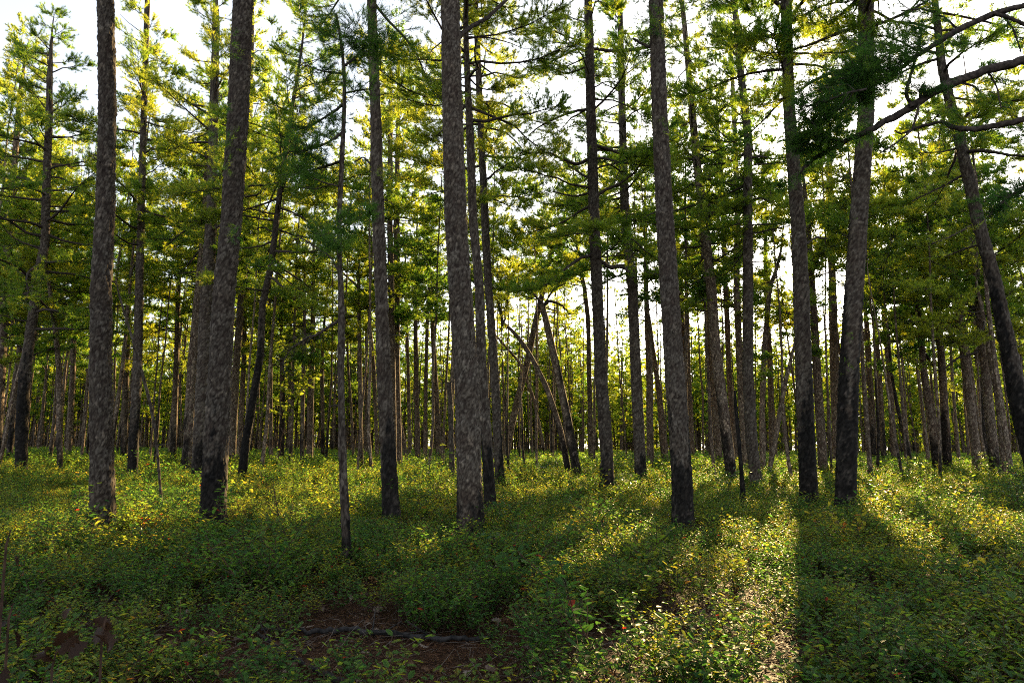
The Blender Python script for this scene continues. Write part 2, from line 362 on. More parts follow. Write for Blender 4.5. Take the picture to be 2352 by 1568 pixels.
def trunk_mesh(P, R, zc, base, seed, near, zroot):
    """P, R: world axis points and radii.  zc: height above the root to which fire blackened it"""
    s = np.concatenate([[0], np.cumsum(np.linalg.norm(np.diff(P, axis=0), axis=1))])
    step, n = ((.032, 60), (.05, 34), (.35, 10))[near]
    lim = s[-1]
    ss = np.arange(0, lim, step) if near > 1 else np.concatenate([np.arange(0, min(lim, 15), step), np.arange(min(lim, 15), lim, .3)])
    ss = np.append(ss, lim)
    Q = np.stack([np.interp(ss, s, P[:, k]) for k in range(3)], 1)
    if len(P) > 2:   # soften the kinks
        w_ = max(1, int(.5 / step))
        if len(Q) > 2 * w_ + 3:
            ker = np.ones(2 * w_ + 1) / (2 * w_ + 1)
            for k in range(3):
                pad = np.concatenate([2 * Q[0, k] - Q[w_:0:-1, k], Q[:, k], 2 * Q[-1, k] - Q[-2:-w_ - 2:-1, k]])
                if near > 1 or len(ss) * step > lim * .9: Q[:, k] = np.convolve(pad, ker, 'valid')
    rr = np.interp(ss, s, R)
    hb = Q[:, 2] - zroot
    rr = rr * (1 + .30 * np.exp(-np.maximum(hb - .08, 0) / .16) + .05 * np.exp(-np.maximum(hb, 0) / .8) * 0)
    th = np.arange(n) * 2 * math.pi / n
    A = np.array([1.0, 0, 0])[None].repeat(len(Q), 0); D = norm(np.gradient(Q, axis=0)); A = norm(A - D * (A * D).sum(1, keepdims=True)); B = np.cross(D, A)
    O = np.cos(th)[None, :, None] * A[:, None] + np.sin(th)[None, :, None] * B[:, None]
    V = (Q[:, None] + O * rr[:, None, None]).reshape(-1, 3); On = O.reshape(-1, 3); R2 = np.repeat(rr, n)
    local = V - base; m0 = len(Q)
    attrs = {}
    so_ = seed * 7.31
    lump = vnoise(local * np.array([2.2, 2.2, .9]) + so_, 5) - .5
    if near < 2:
        ws = np.stack([vnoise(local * 11 + so_, 11), vnoise(local * 11 + so_, 12), vnoise(local * 11 + so_, 13)], 1) - .5
        sc = 16.0 if near == 0 else 14.0
        e, t = voro((local + ws * .06) * np.array([sc, sc, sc * .62]) + so_, 3)
        e2, t2 = voro((local + ws * .04) * np.array([sc, sc, sc * .8]) * 2.3 + so_, 9)
        c_ = vnoise(local * 30 + so_, 31)
        pl = sm(0, .35, e); dep = np.minimum(.016, R2 * .12)
        V = V + On * (dep * (pl * (.3 + 1.1 * t) - .6 + .5 * sm(0, .3, e2) * t2) + .06 * R2 * lump)[:, None]
        attrs['crack'] = np.clip(np.minimum(e * .9, e2 * .8 + .06) + .1 * (c_ - .5), 0, 1); attrs['tone'] = np.clip(t * .75 + t2 * .25, 0, 1)
    else:
        V = V + On * (R2 * .12 * lump)[:, None]
    hz = np.repeat(hb, n)
    c1 = vnoise(local * np.array([7, 7, 1.6]) + so_, 21); c2 = vnoise(local * np.array([22, 22, 9]) + so_, 22)
    if zc > 0:
        ang = np.tile(th, m0); zc = (zc + .25) * (1.08 + .4 * np.cos(ang - seed * 2.4) + .2 * np.cos(2 * ang + seed))
        if near < 2: c1 = c1 * .6 + attrs['tone'] * .4
        ch = sm(.45, .62, (zc - hz) / (.45 + .3 * np.abs(zc)) * .5 + .5 + (c1 - .5) * 1.1 + (c2 - .5) * .35)
        ch = np.maximum(ch * (.75 + .25 * c2), 0)
    else: ch = .0 * hz
    attrs['char'] = ch
    m = len(Q); i = np.arange(m - 1)[:, None] * n; j = np.arange(n)[None]; j2 = (j + 1) % n
    F = np.stack([i + j, i + j2, i + n + j2, i + n + j], -1).reshape(-1, 4)
    return mesh('trunk', V - base, F.ravel(), np.arange(len(F)) * 4, [M_BARK if near < 2 else M_BARKFAR], attrs=attrs, smooth=True)

PLACED = []
def axis_fns(P, R):
    z = np.maximum.accumulate(P[:, 2] + np.arange(len(P)) * 1e-6)
    def ax(h): return np.array([np.interp(h, z, P[:, 0]), np.interp(h, z, P[:, 1]), h])
    def ra(h): return float(np.interp(h, z, R))
    return ax, ra
def place_depth(pts, depth=None, dmin=.22, dmax=.46):
    x, y, w_ = pts[0]; d = ray(x, y)
    Y = depth
    if Y is None:
        Y = 20.0
        for _ in range(60):
            z = float(zg(d[0] / d[1] * Y, Y)) + (.30 if Y > 7 else .2)
            dz = d[2] / d[1]
            Yn = (z - EYE) / dz if dz < -1e-4 else 90.0
            Y = .5 * Y + .5 * min(max(Yn, 4), 90)
        k = w_ / FP
        Y = min(max(Y, dmin / k), dmax / k)
    return Y

def traced_tree(name, label, cat, pts, char=None, depth=None, H=None, crown=None, group=None, Lmax=2.4, seed=1, dark=False, dead=0, per_m=3.0, extra=None, dmax=.46, stop=False, full=.93, mat_trunk=None):
    rng = np.random.default_rng(seed + 100)
    Y = place_depth(pts, depth, dmax=dmax); P, R = [], []
    for (x, y, w_) in pts:
        d = ray(x, y); p = EYEP + d * (Y / d[1]); P.append(p); R.append(w_ / 2 / FP * float((p - EYEP) @ FWD))
    P = np.array(P); R = np.array(R)
    # a small lean in depth
    zr = float(zg(P[0, 0], P[0, 1]))
    P[:, 1] += (P[:, 2] - P[0, 2]) * rng.normal() * .012
    root_pt = P[0] + (P[0] - P[1]) / max(1e-6, P[1, 2] - P[0, 2]) * (P[0, 2] - zr + .12)
    P = np.vstack([root_pt, P]); R = np.concatenate([[R[0] * 1.04], R])
    top = P[-1]
    if H is None: H = 20 + 3 * rng.random()
    if crown is not None and crown < 90 and 12.9 < H < 18: H = 18 + 3 * rng.random()
    H = max(H, float(top[2]) + 3.0)
    if not stop and zr + H > top[2] + .6:
        dr = norm(P[-1] - P[-2]); L = zr + H - top[2]; k = 5; r_end = R[-1]
        for q in range(1, k + 1):
            dr = norm(dr * .85 + np.array([rng.normal() * .03, rng.normal() * .03, .18])); top = top + dr * L / k
            P = np.vstack([P, top]); R = np.append(R, max(.012, r_end * (1 - q / k) ** .8))
    base = np.array([P[0, 0], P[0, 1], zr]); PLACED.append((base[0], base[1]))
    near = 0 if Y < 13 else 1 if Y < 27 else 2
    zc = 0
    if char is not None:
        d = ray(pts[0][0], char); zc = (EYE + d[2] * Y / d[1]) - zr
    o = root(name, base, label, cat, group)
    tm = trunk_mesh(P, R, zc, base, seed, near, zr)
    if mat_trunk: tm.materials[0] = mat_trunk
    link(bpy.data.objects.new('trunk', tm), o)
    ax, ra = axis_fns(P, R); zt = P[-1, 2]
    g = Geo()
    if Y < 20 and not stop: deadtwigs(g, ax, ra, zr + 2.2, min(zt, 11), 9, rng, 0, .45)
    if dead and stop:
        for q in range(dead):
            gb = Geo(); deadtwigs(gb, ax, ra, zr + 1.5, zt * .9, 1, rng, 0, 1.0)
            link(bpy.data.objects.new('branch', gb.build('branch', [M_LIMB], base)), o)
    elif dead: deadtwigs(g, ax, ra, zr + 2.5, (zr + crown) if crown else zt * .9, dead, rng, 0)
    if crown is not None:
        lod = 0 if Y < 13 else 1 if Y < 30 else 2
        crown_geo(g, ax, ra, zr + crown * .95, zt - .1, Lmax * 1.12, rng, max(per_m, 2.3) * (1.45 if P[0, 0] < -1 else 1.7), lod, carve=True, full=full)
    if extra: extra(g, Y, rng)
    if g.nv:
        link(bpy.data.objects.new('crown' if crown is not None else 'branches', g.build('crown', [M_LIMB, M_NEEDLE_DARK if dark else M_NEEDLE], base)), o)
    return o

def at(x, y, Y):
    d = ray(x, y); return EYEP + d * (Y / d[1])
def limb(g, pts, Y, dY=0, mat=0, n=8, jag=.35, seed=0):
    """a limb traced as (x, y, width) at depth Y .. Y+dY"""
    rng = np.random.default_rng(seed + len(pts)); P, R = [], []
    for k, (x, y, w_) in enumerate(pts):
        yy = Y + dY * k / max(1, len(pts) - 1); P.append(at(x, y, yy)); R.append(w_ / 2 / FP * yy)
    P = np.array(P); R = np.array(R); t = np.arange(len(P)); tt = np.linspace(0, len(P) - 1, len(P) * 6)
    Q = np.stack([np.interp(tt, t, P[:, k]) for k in range(3)], 1)
    for k in range(3): Q[1:-1, k] = (Q[:-2, k] + Q[1:-1, k] * 2 + Q[2:, k]) / 4; Q[1:-1, k] = (Q[:-2, k] + Q[1:-1, k] * 2 + Q[2:, k]) / 4
    tube(g, Q + rng.normal(size=Q.shape) * R.mean() * .12, np.interp(tt, t, R), n, mat, .5, jag)
    return Q
def bough(g, Q, rng, dens=9, L=.55, mat=(0, 1), K=22, NL=.12, NW=.005, up=.15, s0=.2, tints=(0, 1)):
    """twigs and needles along a limb polyline Q"""
    seg = np.linalg.norm(np.diff(Q, axis=0), axis=1); tot = seg.sum(); n = int(tot * dens); cs = np.concatenate([[0], np.cumsum(seg)])
    u = (s0 + (1 - s0) * rng.random(n)) * tot
    B = np.stack([np.interp(u, cs, Q[:, k]) for k in range(3)], 1); T = norm(np.stack([np.interp(u + .05, cs, Q[:, k]) for k in range(3)], 1) - B + 1e-5 * rng.normal(size=B.shape))
    D = norm(T * .5 + rng.normal(size=B.shape) * .6 + np.array([0, 0, up])); l = L * (.3 + .7 * rng.random(n))
    E = B + D * l[:, None]; M = (B + E) / 2 + rng.normal(size=B.shape) * .03
    sticks(g, B, M, .006, .005, mat[0]); sticks(g, M, E, .005, .003, mat[0])
    for f in (1, .8, .6, .4):
        pp = B + (E - B) * f + rng.normal(size=B.shape) * .03
        needles(g, pp, D + rng.normal(size=B.shape) * .3, rng, K, NL, NW, mat[1], tint=tints[0] + (tints[1] - tints[0]) * rng.random(n))
def clump(g, x, y, Y, rx, ry, n, rng, K=22, NL=.12, NW=.005, mat=1, t=(0, 1), stick=0):
    """a ball of needle tufts centred in the photo at x, y"""
    c = at(x, y, Y); n = int(n * .55); u = rng.normal(size=(n, 3)) * .68
    P = c + u * np.array([rx, (rx + ry) / 2, ry]) * Y / FP
    needles(g, P, (P - c) * 2 + np.array([0, 0, .15]) + rng.normal(size=P.shape) * .2, rng, K, NL, NW, mat, tint=t[0] + (t[1] - t[0]) * rng.random(n))
    sticks(g, np.broadcast_to(c, P.shape) * .35 + P * .65 - [0, 0, .02], P, .004, .002, stick)


# ------------------------------------------------------------------ the pines one can tell apart, traced from the photograph
def pine(label, pts, **k):
    k.setdefault('group', 'pines standing through the forest'); global SEED
    SEED += 1
    return traced_tree('pine_tree', label, 'tree', pts, seed=SEED, **k)
SEED = 0
def pad2(g, Y, rng):
    for x, y, rx, ry, n in ((505, 250, 22, 28, 26), (512, 320, 40, 26, 50), (508, 380, 20, 20, 18), (540, 535, 16, 16, 14), (500, 105, 42, 24, 45)):
        clump(g, x, y, Y - .45, rx, ry, n, rng, t=(.1, .7))
pine('tall straight grey-brown pine with a sunlit right edge, the big left pine',
     [(236, 1200, 53), (235, 1049, 49), (233, 854, 45), (235, 659, 42), (245, 510, 39), (252, 255, 36), (249, 0, 34)], char=1215, H=19, crown=12.5, Lmax=3)
pine('stout fringed pine with green tufts and a blackened foot, just right of a close pair',
     [(489, 1205, 57), (494, 1049, 54), (504, 854, 51), (514, 659, 47), (529, 510, 46), (545, 255, 46), (555, 0, 44)], char=1120, H=19, crown=12.5, Lmax=3, extra=pad2)
pine('right-hand pine of a close pair, black at its foot, half behind the fringed pine',
     [(454, 1091, 29), (461, 971, 31), (467, 854, 32), (474, 659, 29), (482, 510, 24), (487, 255, 19), (490, 50, 16)], char=1035, H=20, crown=9.5, per_m=2.4)
pine('left-hand pine of a close pair, charred foot, trunk merging with its neighbour higher up',
     [(431, 1076, 24), (440, 854, 22), (457, 659, 20), (470, 510, 17), (478, 300, 13)], char=1030, H=18, crown=9)
pine('slim orange-edged pine with a burnt foot, between big left pine and close pair',
     [(304, 1092, 22), (309, 971, 21), (316, 854, 20), (320, 659, 17), (324, 510, 15), (331, 255, 13), (339, 0, 11)], char=1000, H=21, crown=9.5, Lmax=2.2, per_m=1.8)
pine('thin pine close behind the slim orange-edged pine, on its left',
     [(285, 1060, 16), (288, 854, 14), (294, 659, 12), (298, 560, 11), (306, 459, 9)], char=960, H=15, crown=8)
pine('dark curving pine at far left, burnt below, with a broad crown of hanging boughs above',
     [(49, 1088, 25), (49, 971, 24), (57, 854, 23), (84, 659, 19), (102, 560, 18), (105, 408, 17), (111, 255, 14), (111, 180, 12)], char=900, H=15.5, crown=6.2, Lmax=3.2, per_m=3.4)
pine('pine at the left border of the picture with dark boughs over the sky',
     [(-12, 1070, 22), (2, 659, 18), (8, 510, 16), (16, 357, 13), (25, 200, 10)], char=1000, H=15, crown=6.0, Lmax=3.4, per_m=3.6)
pine('thin crooked pine bent left high up, second trunk left of the big left pine',
     [(138, 1091, 11), (136, 971, 13), (135, 854, 12), (127, 776, 10), (111, 659, 8), (98, 580, 7)], char=1040, H=9, crown=6, dead=3)
pine('thin pine leaning right, between the left border and the dark curving pine',
     [(20, 1060, 13), (33, 932, 13), (43, 815, 13), (58, 737, 10), (70, 640, 8)], char=1000, H=13, crown=6)
pine('straight slim pine, first trunk to the left of the big left pine',
     [(156, 1054, 13), (168, 854, 12), (172, 698, 10), (175, 560, 8)], H=15, crown=7)
pine('medium pine standing alone between the slim orange-edged pine and the close pair',
     [(397, 1060, 14), (406, 854, 12), (413, 659, 10), (418, 586, 8)], char=1010, H=16, crown=7)
traced_tree('dead_sapling', 'bare thin dead sapling leaning left across the gap beside the slim orange-edged pine', 'dead tree',
     [(366, 1095, 6), (357, 990, 6), (339, 904, 7), (312, 815, 7), (296, 756, 5), (269, 678, 4), (262, 640, 3)], depth=15, seed=77, stop=True, dead=5)
pine('slim light-barked pine close on the right side of the stout fringed pine',
     [(532, 1068, 18), (540, 854, 17), (552, 659, 15), (558, 612, 14), (567, 300, 12), (572, 50, 10)], H=20, crown=9)
pine('thin pine between the slim light-barked pine and the pine leaning strongly right',
     [(548, 1060, 11), (560, 854, 11), (566, 659, 9)], H=14, crown=8)
pine('pine leaning strongly right, its lower trunk charred black, crown of drooping boughs',
     [(554, 1103, 20), (565, 1010, 18), (581, 912, 17), (597, 815, 16), (601, 698, 15), (620, 612, 14), (641, 433, 12), (666, 255, 9), (684, 143, 6)], char=905, H=14, crown=7.2, Lmax=2.6, per_m=3.5)

def thin_extra(g, Y, rng):
    kw = dict(K=26, NL=.11, NW=.0048, t=(0, .8))
    for x, y, rx, ry, n in ((830, 75, 85, 42, 330), (790, 110, 60, 40, 160), (880, 110, 50, 35, 110), (745, 60, 30, 25, 60)): clump(g, x, y, Y, rx, ry, n, rng, mat=1, **kw)
    B = [([(788, 240, 8), (760, 262, 6), (715, 288, 4), (680, 300, 3)], 14), ([(786, 305, 8), (750, 330, 6), (705, 345, 4), (660, 350, 3)], 16),
         ([(784, 370, 7), (740, 385, 6), (700, 395, 4), (668, 402, 3)], 14), ([(786, 430, 5), (745, 420, 4), (720, 410, 3)], 0), ([(790, 170, 6), (745, 165, 4), (700, 150, 3)], 12),
         ([(786, 520, 5), (810, 505, 4), (850, 492, 3)], 16), ([(784, 560, 6), (750, 545, 5), (720, 535, 3)], 14), ([(793, 150, 7), (820, 130, 6), (835, 110, 4)], 14), ([(790, 215, 5), (820, 208, 4), (850, 205, 3)], 10)]
    for p, dn in B:
        Q = limb(g, p, Y, rng.normal() * .5, seed=len(p))
        if dn: bough(g, Q, rng, dens=dn * 2.2, L=.42, K=20, NL=.11, NW=.0048, tints=(0, .8))
    for x, y, rx, ry, n in ((700, 350, 38, 22, 90), (690, 395, 34, 18, 70), (770, 268, 34, 22, 60), (784, 515, 32, 34, 110), (765, 560, 30, 20, 60), (845, 492, 22, 14, 36), (720, 235, 30, 14, 40)):
        clump(g, x, y, Y + rng.normal() * .3, rx, ry, n, rng, **kw)
    Q = limb(g, [(781, 735, 9), (762, 746, 7), (745, 757, 7), (728, 770, 7), (705, 774, 5), (690, 786, 4), (664, 806, 3), (652, 830, 2), (646, 852, 2)], Y, .3, seed=5)
    for k in range(70):
        i = int(rng.integers(10, len(Q) - 2)); e = Q[i] + norm(rng.normal(size=3) + [-.5, 0, -.3]) * (.08 + .22 * rng.random()); tube(g, [Q[i], (Q[i] + e) / 2 + rng.normal(size=3) * .03, e], [.004, .003, .002], 3, 0)
    Q = limb(g, [(785, 640, 5), (760, 590, 4), (715, 560, 4), (690, 545, 3), (670, 555, 3)], Y, .4, seed=8)
    for k in range(40):
        i = int(rng.integers(8, len(Q) - 2)); e = Q[i] + norm(rng.normal(size=3) + [-.5, 0, -.3]) * (.06 + .16 * rng.random()); tube(g, [Q[i], (Q[i] + e) / 2, e], [.004, .003, .002], 3, 0)
    limb(g, [(785, 932, 4), (770, 930, 3), (757, 933, 2)], Y)
traced_tree('young_pine', 'slender near pine, dark and scaly, with a dead branch and dense green top', 'tree',
     [(796, 1258, 21), (787, 1049, 18), (785, 932, 15), (783, 815, 16), (788, 717, 15), (783, 640, 12), (779, 560, 11), (781, 510, 11), (788, 357, 11), (795, 230, 9), (792, 128, 7), (775, 40, 5)],
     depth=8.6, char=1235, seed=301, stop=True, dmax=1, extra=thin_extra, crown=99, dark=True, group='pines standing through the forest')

def t18x(g, Y, rng):
    clump(g, 896, 405, Y - .3, 18, 26, 40, rng, t=(.2, .9)); clump(g, 905, 15, Y, 45, 28, 60, rng, t=(.1, .9)); limb(g, [(858, 385, 5), (835, 360, 4), (815, 372, 3)], Y)
pine('large dark pine with its lower third charred, two thin trunks close behind its right side',
     [(898, 1177, 39), (892, 1049, 34), (882, 854, 32), (876, 659, 29), (870, 510, 28), (864, 255, 24), (855, 0, 21)], char=1010, H=19, crown=11.5, Lmax=2.6, extra=t18x)
pine('reddish pine showing along the right edge of the large dark pine',
     [(917, 1076, 15), (910, 854, 17), (911, 659, 16), (911, 510, 14), (914, 306, 10), (916, 153, 7)], H=17, crown=8, per_m=3.4)
pine('thin pine squeezed between the large dark pine and the reddish pine behind it',
     [(905, 1080, 14), (899, 659, 14), (896, 510, 13), (898, 255, 10)], H=18, crown=9)
def t20x(g, Y, rng):
    limb(g, [(1052, 88, 15), (1063, 75, 12), (1085, 60, 11), (1115, 44, 10), (1140, 22, 9), (1170, -6, 8), (1230, -60, 6)], Y, .6)
pine('biggest trunk, grey plated pine in the middle with a bare limb at top right',
     [(1081, 1208, 61), (1078, 1088, 58), (1071, 854, 56), (1057, 659, 52), (1047, 510, 50), (1040, 255, 46), (1035, 0, 42)], char=1165, H=20, crown=12.8, Lmax=3, extra=t20x)
pine('dark pine close behind the right side of the biggest trunk, its foot charred',
     [(1126, 1158, 27), (1118, 1010, 25), (1107, 854, 23), (1101, 659, 21), (1087, 510, 20), (1080, 306, 18), (1075, 204, 15)], char=1080, H=16, crown=9.5)
pine('straight grey pine, second trunk to the right of the biggest trunk, small black foot',
     [(1149, 1115, 22), (1136, 854, 20), (1122, 659, 18), (1114, 510, 18), (1103, 255, 15), (1092, 0, 12)], char=1070, H=20, crown=10, per_m=2.6)
def t23x(g, Y, rng):
    for p in ([(1363, 360, 10), (1325, 378, 8), (1290, 365, 6), (1260, 350, 5), (1215, 352, 4)], [(1360, 250, 8), (1320, 255, 7), (1280, 270, 5), (1240, 290, 4), (1215, 310, 3)],
              [(1357, 125, 8), (1330, 110, 7), (1290, 130, 5), (1250, 150, 4), (1205, 157, 3)], [(1365, 590, 10), (1400, 614, 10), (1430, 612, 8), (1445, 625, 6)], [(1352, 110, 7), (1400, 118, 8), (1450, 115, 9), (1490, 108, 8)],
              [(1364, 440, 6), (1320, 452, 5), (1270, 440, 4)]):
        Q = limb(g, p, Y, rng.normal() * .8)
        if p[-1][0] < 1330: bough(g, Q, rng, dens=9, L=.9, K=12, NL=.13, NW=.009, s0=.15)
pine('tall hollow-footed grey pine with wide layered boughs reaching left over the gap of sky',
     [(1394, 1117, 34), (1394, 1049, 29), (1379, 854, 27), (1370, 659, 26), (1363, 510, 25), (1355, 255, 22), (1348, 0, 18)], char=1085, H=19, crown=7.6, Lmax=2.6, per_m=1.9, extra=t23x)
pine('straight grey pine, next to the right of the hollow-footed pine',
     [(1472, 1099, 27), (1468, 1010, 26), (1460, 854, 25), (1451, 659, 23), (1435, 510, 21), (1430, 357, 18), (1426, 204, 15), (1422, 0, 11)], char=1085, H=19, crown=8, per_m=2.6)
def t25x(g, Y, rng):
    for x, y, rx, ry, n in ((1508, 45, 42, 32, 120), (1530, 275, 14, 30, 14), (1480, 60, 25, 25, 40)): clump(g, x, y, Y - .35, rx, ry, n, rng, t=(0, .7), K=18)
    limb(g, [(1512, 112, 9), (1490, 108, 8), (1468, 98, 6), (1455, 88, 5)], Y)
pine('massive blue-black flaky pine with a burnt foot, right of the middle',
     [(1569, 1193, 49), (1566, 1088, 46), (1549, 854, 44), (1537, 659, 41), (1527, 510, 39), (1514, 255, 35), (1506, 0, 32)], char=1000, H=19, crown=12, Lmax=2.8, extra=t25x)
pine('brown pine leaning left, dark base, first big trunk right of the massive blue-black pine',
     [(1679, 1084, 26), (1659, 932, 26), (1638, 776, 25), (1630, 659, 23), (1611, 510, 21), (1592, 357, 18), (1580, 230, 15), (1562, 50, 11)], char=1000, H=18, crown=7.5, per_m=3)
pine('wavy pale grey pine without any soot, right of a black fire-hollowed snag',
     [(1737, 1109, 27), (1726, 1010, 27), (1718, 854, 24), (1718, 659, 23), (1718, 459, 20), (1718, 306, 18), (1700, 153, 15), (1687, 0, 12)], H=19, crown=9.5, per_m=2.4)
pine('reddish pine close behind the left side of the wavy pale grey pine',
     [(1712, 1080, 15), (1698, 854, 16), (1689, 659, 15), (1690, 510, 13), (1685, 357, 12), (1675, 153, 9)], H=18, crown=9, per_m=2.4)
pine('thin straight pine behind the black fire-hollowed snag',
     [(1690, 1068, 13), (1675, 854, 13), (1667, 659, 12), (1660, 459, 11), (1650, 300, 9)], H=16, crown=8)
traced_tree('charred_snag', 'branchless snag burnt jet black with a pale foot, left of the wavy pale pine', 'dead tree',
     [(1706, 1127, 12), (1702, 1068, 9), (1695, 990, 9), (1690, 932, 8), (1687, 896, 4)], depth=16.5, seed=78, stop=True, char=900)
def t30x(g, Y, rng):
    clump(g, 1815, 215, Y, 22, 22, 26, rng, t=(.1, .8)); limb(g, [(1850, 560, 5), (1875, 545, 5), (1900, 548, 4)], Y, .5)
pine('big pine against the sun with its lower half charred black, left of the blackest pine',
     [(1858, 1138, 41), (1854, 1049, 38), (1846, 854, 36), (1840, 659, 34), (1833, 510, 31), (1813, 255, 26), (1805, 0, 23)], char=895, H=19, crown=12, Lmax=2.6, extra=t30x)
pine('brown scaly pine close behind the right side of the pine against the sun',
     [(1891, 1076, 21), (1877, 854, 19), (1866, 659, 15), (1856, 510, 12)], H=15, crown=8)
pine('straight brown pine in the gap between the pine against the sun and the blackest pine',
     [(1922, 1068, 18), (1916, 854, 18), (1912, 659, 18), (1907, 510, 15), (1904, 357, 13), (1900, 230, 10)], H=17, crown=8, per_m=3)
def t33x(g, Y, rng):
    for x, y, rx, ry, n in ((1950, 770, 12, 20, 8), (1946, 840, 16, 14, 10), (1955, 500, 14, 12, 6)): clump(g, x, y, Y - .35, rx, ry, n, rng, t=(.2, .6), K=12, NL=.10)
pine('blackest pine, a thick trunk burnt black to twice head height and leaning right',
     [(1943, 1142, 46), (1945, 1049, 45), (1950, 854, 42), (1963, 659, 40), (1973, 510, 38), (1991, 255, 35), (1991, 0, 32)], char=690, H=18, crown=11.5, Lmax=3, extra=t33x)
pine('thin pine, first trunk to the right of the blackest pine',
     [(2004, 1056, 14), (1994, 854, 11), (1986, 737, 9), (1982, 620, 7)], char=1000, H=14, crown=6.5)
pine('slim pine rising straight, second trunk to the right of the blackest pine',
     [(2031, 1064, 12), (2021, 854, 10), (2008, 659, 8), (2000, 540, 7)], char=1000, H=14, crown=6.5)
pine('slim pine leaning left, third trunk to the right of the blackest pine',
     [(2055, 1064, 14), (2043, 854, 12), (2031, 737, 9), (2026, 640, 7)], H=14, crown=7)
pine('thin black leaning pine like a pole, crossing before the thin trunks right of the blackest',
     [(2096, 1086, 10), (2080, 1010, 10), (2060, 932, 8), (2047, 854, 7), (2040, 760, 6)], char=900, H=8, crown=5, Lmax=1.2)
pine('leaning brown pine right of the thin black pole',
     [(2152, 1060, 20), (2121, 854, 15), (2109, 737, 11), (2101, 659, 10)], char=1000, H=15, crown=6.5, per_m=3.4)
pine('dark pine between the leaning brown pine and the pine with bare dead twigs',
     [(2176, 1064, 20), (2162, 854, 16), (2152, 737, 14), (2142, 659, 13), (2134, 561, 11), (2124, 459, 9)], char=985, H=15, crown=7, per_m=3.4)
pine('grey pine leaning left, first trunk to the left of the reddish torn pine',
     [(2246, 1076, 21), (2218, 854, 19), (2207, 776, 17), (2189, 659, 15), (2182, 561, 13), (2170, 459, 11), (2165, 350, 9)], H=15, crown=8, dead=5)
def t40x(g, Y, rng):
    for k in range(26):
        a = at(2200 + rng.normal() * 14, 790 + rng.normal() * 60, Y + rng.normal() * .4); b = a + norm(np.array([-.6, rng.normal() * .5, rng.normal() * .5])) * (.5 + rng.random() * .9)
        m = (a + b) / 2 + rng.normal(size=3) * .12; tube(g, [a, m, b, b + rng.normal(size=3) * .2], [.006, .005, .004, .002], 3, 0)
    limb(g, [(2262, 800, 7), (2235, 812, 6), (2205, 818, 5), (2170, 845, 4), (2150, 850, 3)], Y); limb(g, [(2250, 720, 8), (2225, 700, 7), (2200, 690, 5), (2160, 680, 4)], Y)
pine('crooked black-footed pine with a tangle of bare dead twigs on its left',
     [(2287, 1088, 22), (2261, 854, 19), (2242, 659, 16), (2236, 612, 15), (2226, 510, 12), (2218, 459, 10)], char=1030, H=12.5, crown=7.5, extra=t40x)
pine('reddish torn pine between the grey leaning pine and the crooked grey pine',
     [(2263, 1064, 15), (2248, 854, 14), (2234, 737, 12), (2228, 640, 9)], char=960, H=12, crown=6.5)
pine('brown pine leaning left, its foot close to the right of the crooked black-footed pine',
     [(2312, 1092, 20), (2296, 932, 16), (2277, 834, 12), (2262, 750, 9)], H=12, crown=6.5)
def t43x(g, Y, rng):
    for p in ([(2241, 512, 6), (2210, 530, 5), (2180, 545, 4), (2140, 560, 3)], [(2215, 400, 6), (2180, 420, 5), (2140, 440, 4), (2095, 462, 3)], [(2200, 340, 5), (2160, 350, 4), (2110, 352, 3)], [(2255, 560, 5), (2220, 570, 5), (2170, 590, 3)]):
        Q = limb(g, p, Y, rng.normal() * .7); bough(g, Q, rng, dens=8, L=.7, K=12, NL=.13, NW=.008, s0=.25, tints=(.3, 1))
pine('heavy dark pine leaning left out of the right border, burnt lower trunk',
     [(2395, 1130, 46), (2339, 932, 38), (2316, 815, 33), (2283, 659, 28), (2241, 510, 26), (2205, 357, 23), (2172, 230, 21), (2154, 153, 18), (2143, 51, 14)], char=800, H=17, crown=9, per_m=2.6, extra=t43x)
pine('slim pine on the right border, behind the heavy leaning pine',
     [(2352, 1060, 14), (2330, 800, 12), (2308, 659, 10), (2298, 540, 9)], H=15, crown=6.5)
# the arch of leaning trunks left of the middle gap
def t45x(g, Y, rng):
    for p in ([(1156, 750, 8), (1150, 715, 6), (1143, 690, 4), (1130, 680, 3)], [(1165, 755, 4), (1155, 735, 3), (1140, 700, 3)], [(1156, 750, 5), (1165, 700, 4), (1170, 665, 3)]):
        Q = limb(g, p, Y, .3); bough(g, Q, rng, dens=22, L=.8, K=12, NL=.13, NW=.009, tints=(.4, 1))
    for x, y in ((1160, 690), (1185, 700), (1145, 720), (1190, 670)): clump(g, x, y, Y, 26, 20, 40, rng, K=12, NL=.13, NW=.009, t=(.3, 1))
traced_tree('bent_pine', 'smooth grey pine bent over to the left like an arch, charred at the foot', 'tree',
     [(1308, 1095, 15), (1287, 985, 14), (1256, 890, 13), (1218, 815, 11), (1182, 762, 9), (1156, 742, 7)], char=1010, seed=402, stop=True, extra=t45x, crown=99)
def t46x(g, Y, rng):
    for p in ([(1250, 700, 9), (1262, 690, 7), (1290, 700, 5), (1310, 722, 4)], [(1246, 698, 7), (1230, 680, 5), (1215, 660, 4)], [(1250, 700, 6), (1270, 665, 4), (1300, 650, 3)]):
        Q = limb(g, p, Y, .2); bough(g, Q, rng, dens=16, L=.6, K=12, NL=.13, NW=.009)
traced_tree('bent_pine', 'leaning pine with burnt lower trunk and broken top, right foot of the bent arch', 'tree',
     [(1328, 1097, 20), (1305, 971, 20), (1281, 854, 17), (1254, 737, 15), (1246, 698, 11)], char=960, seed=403, stop=True, extra=t46x, crown=99)
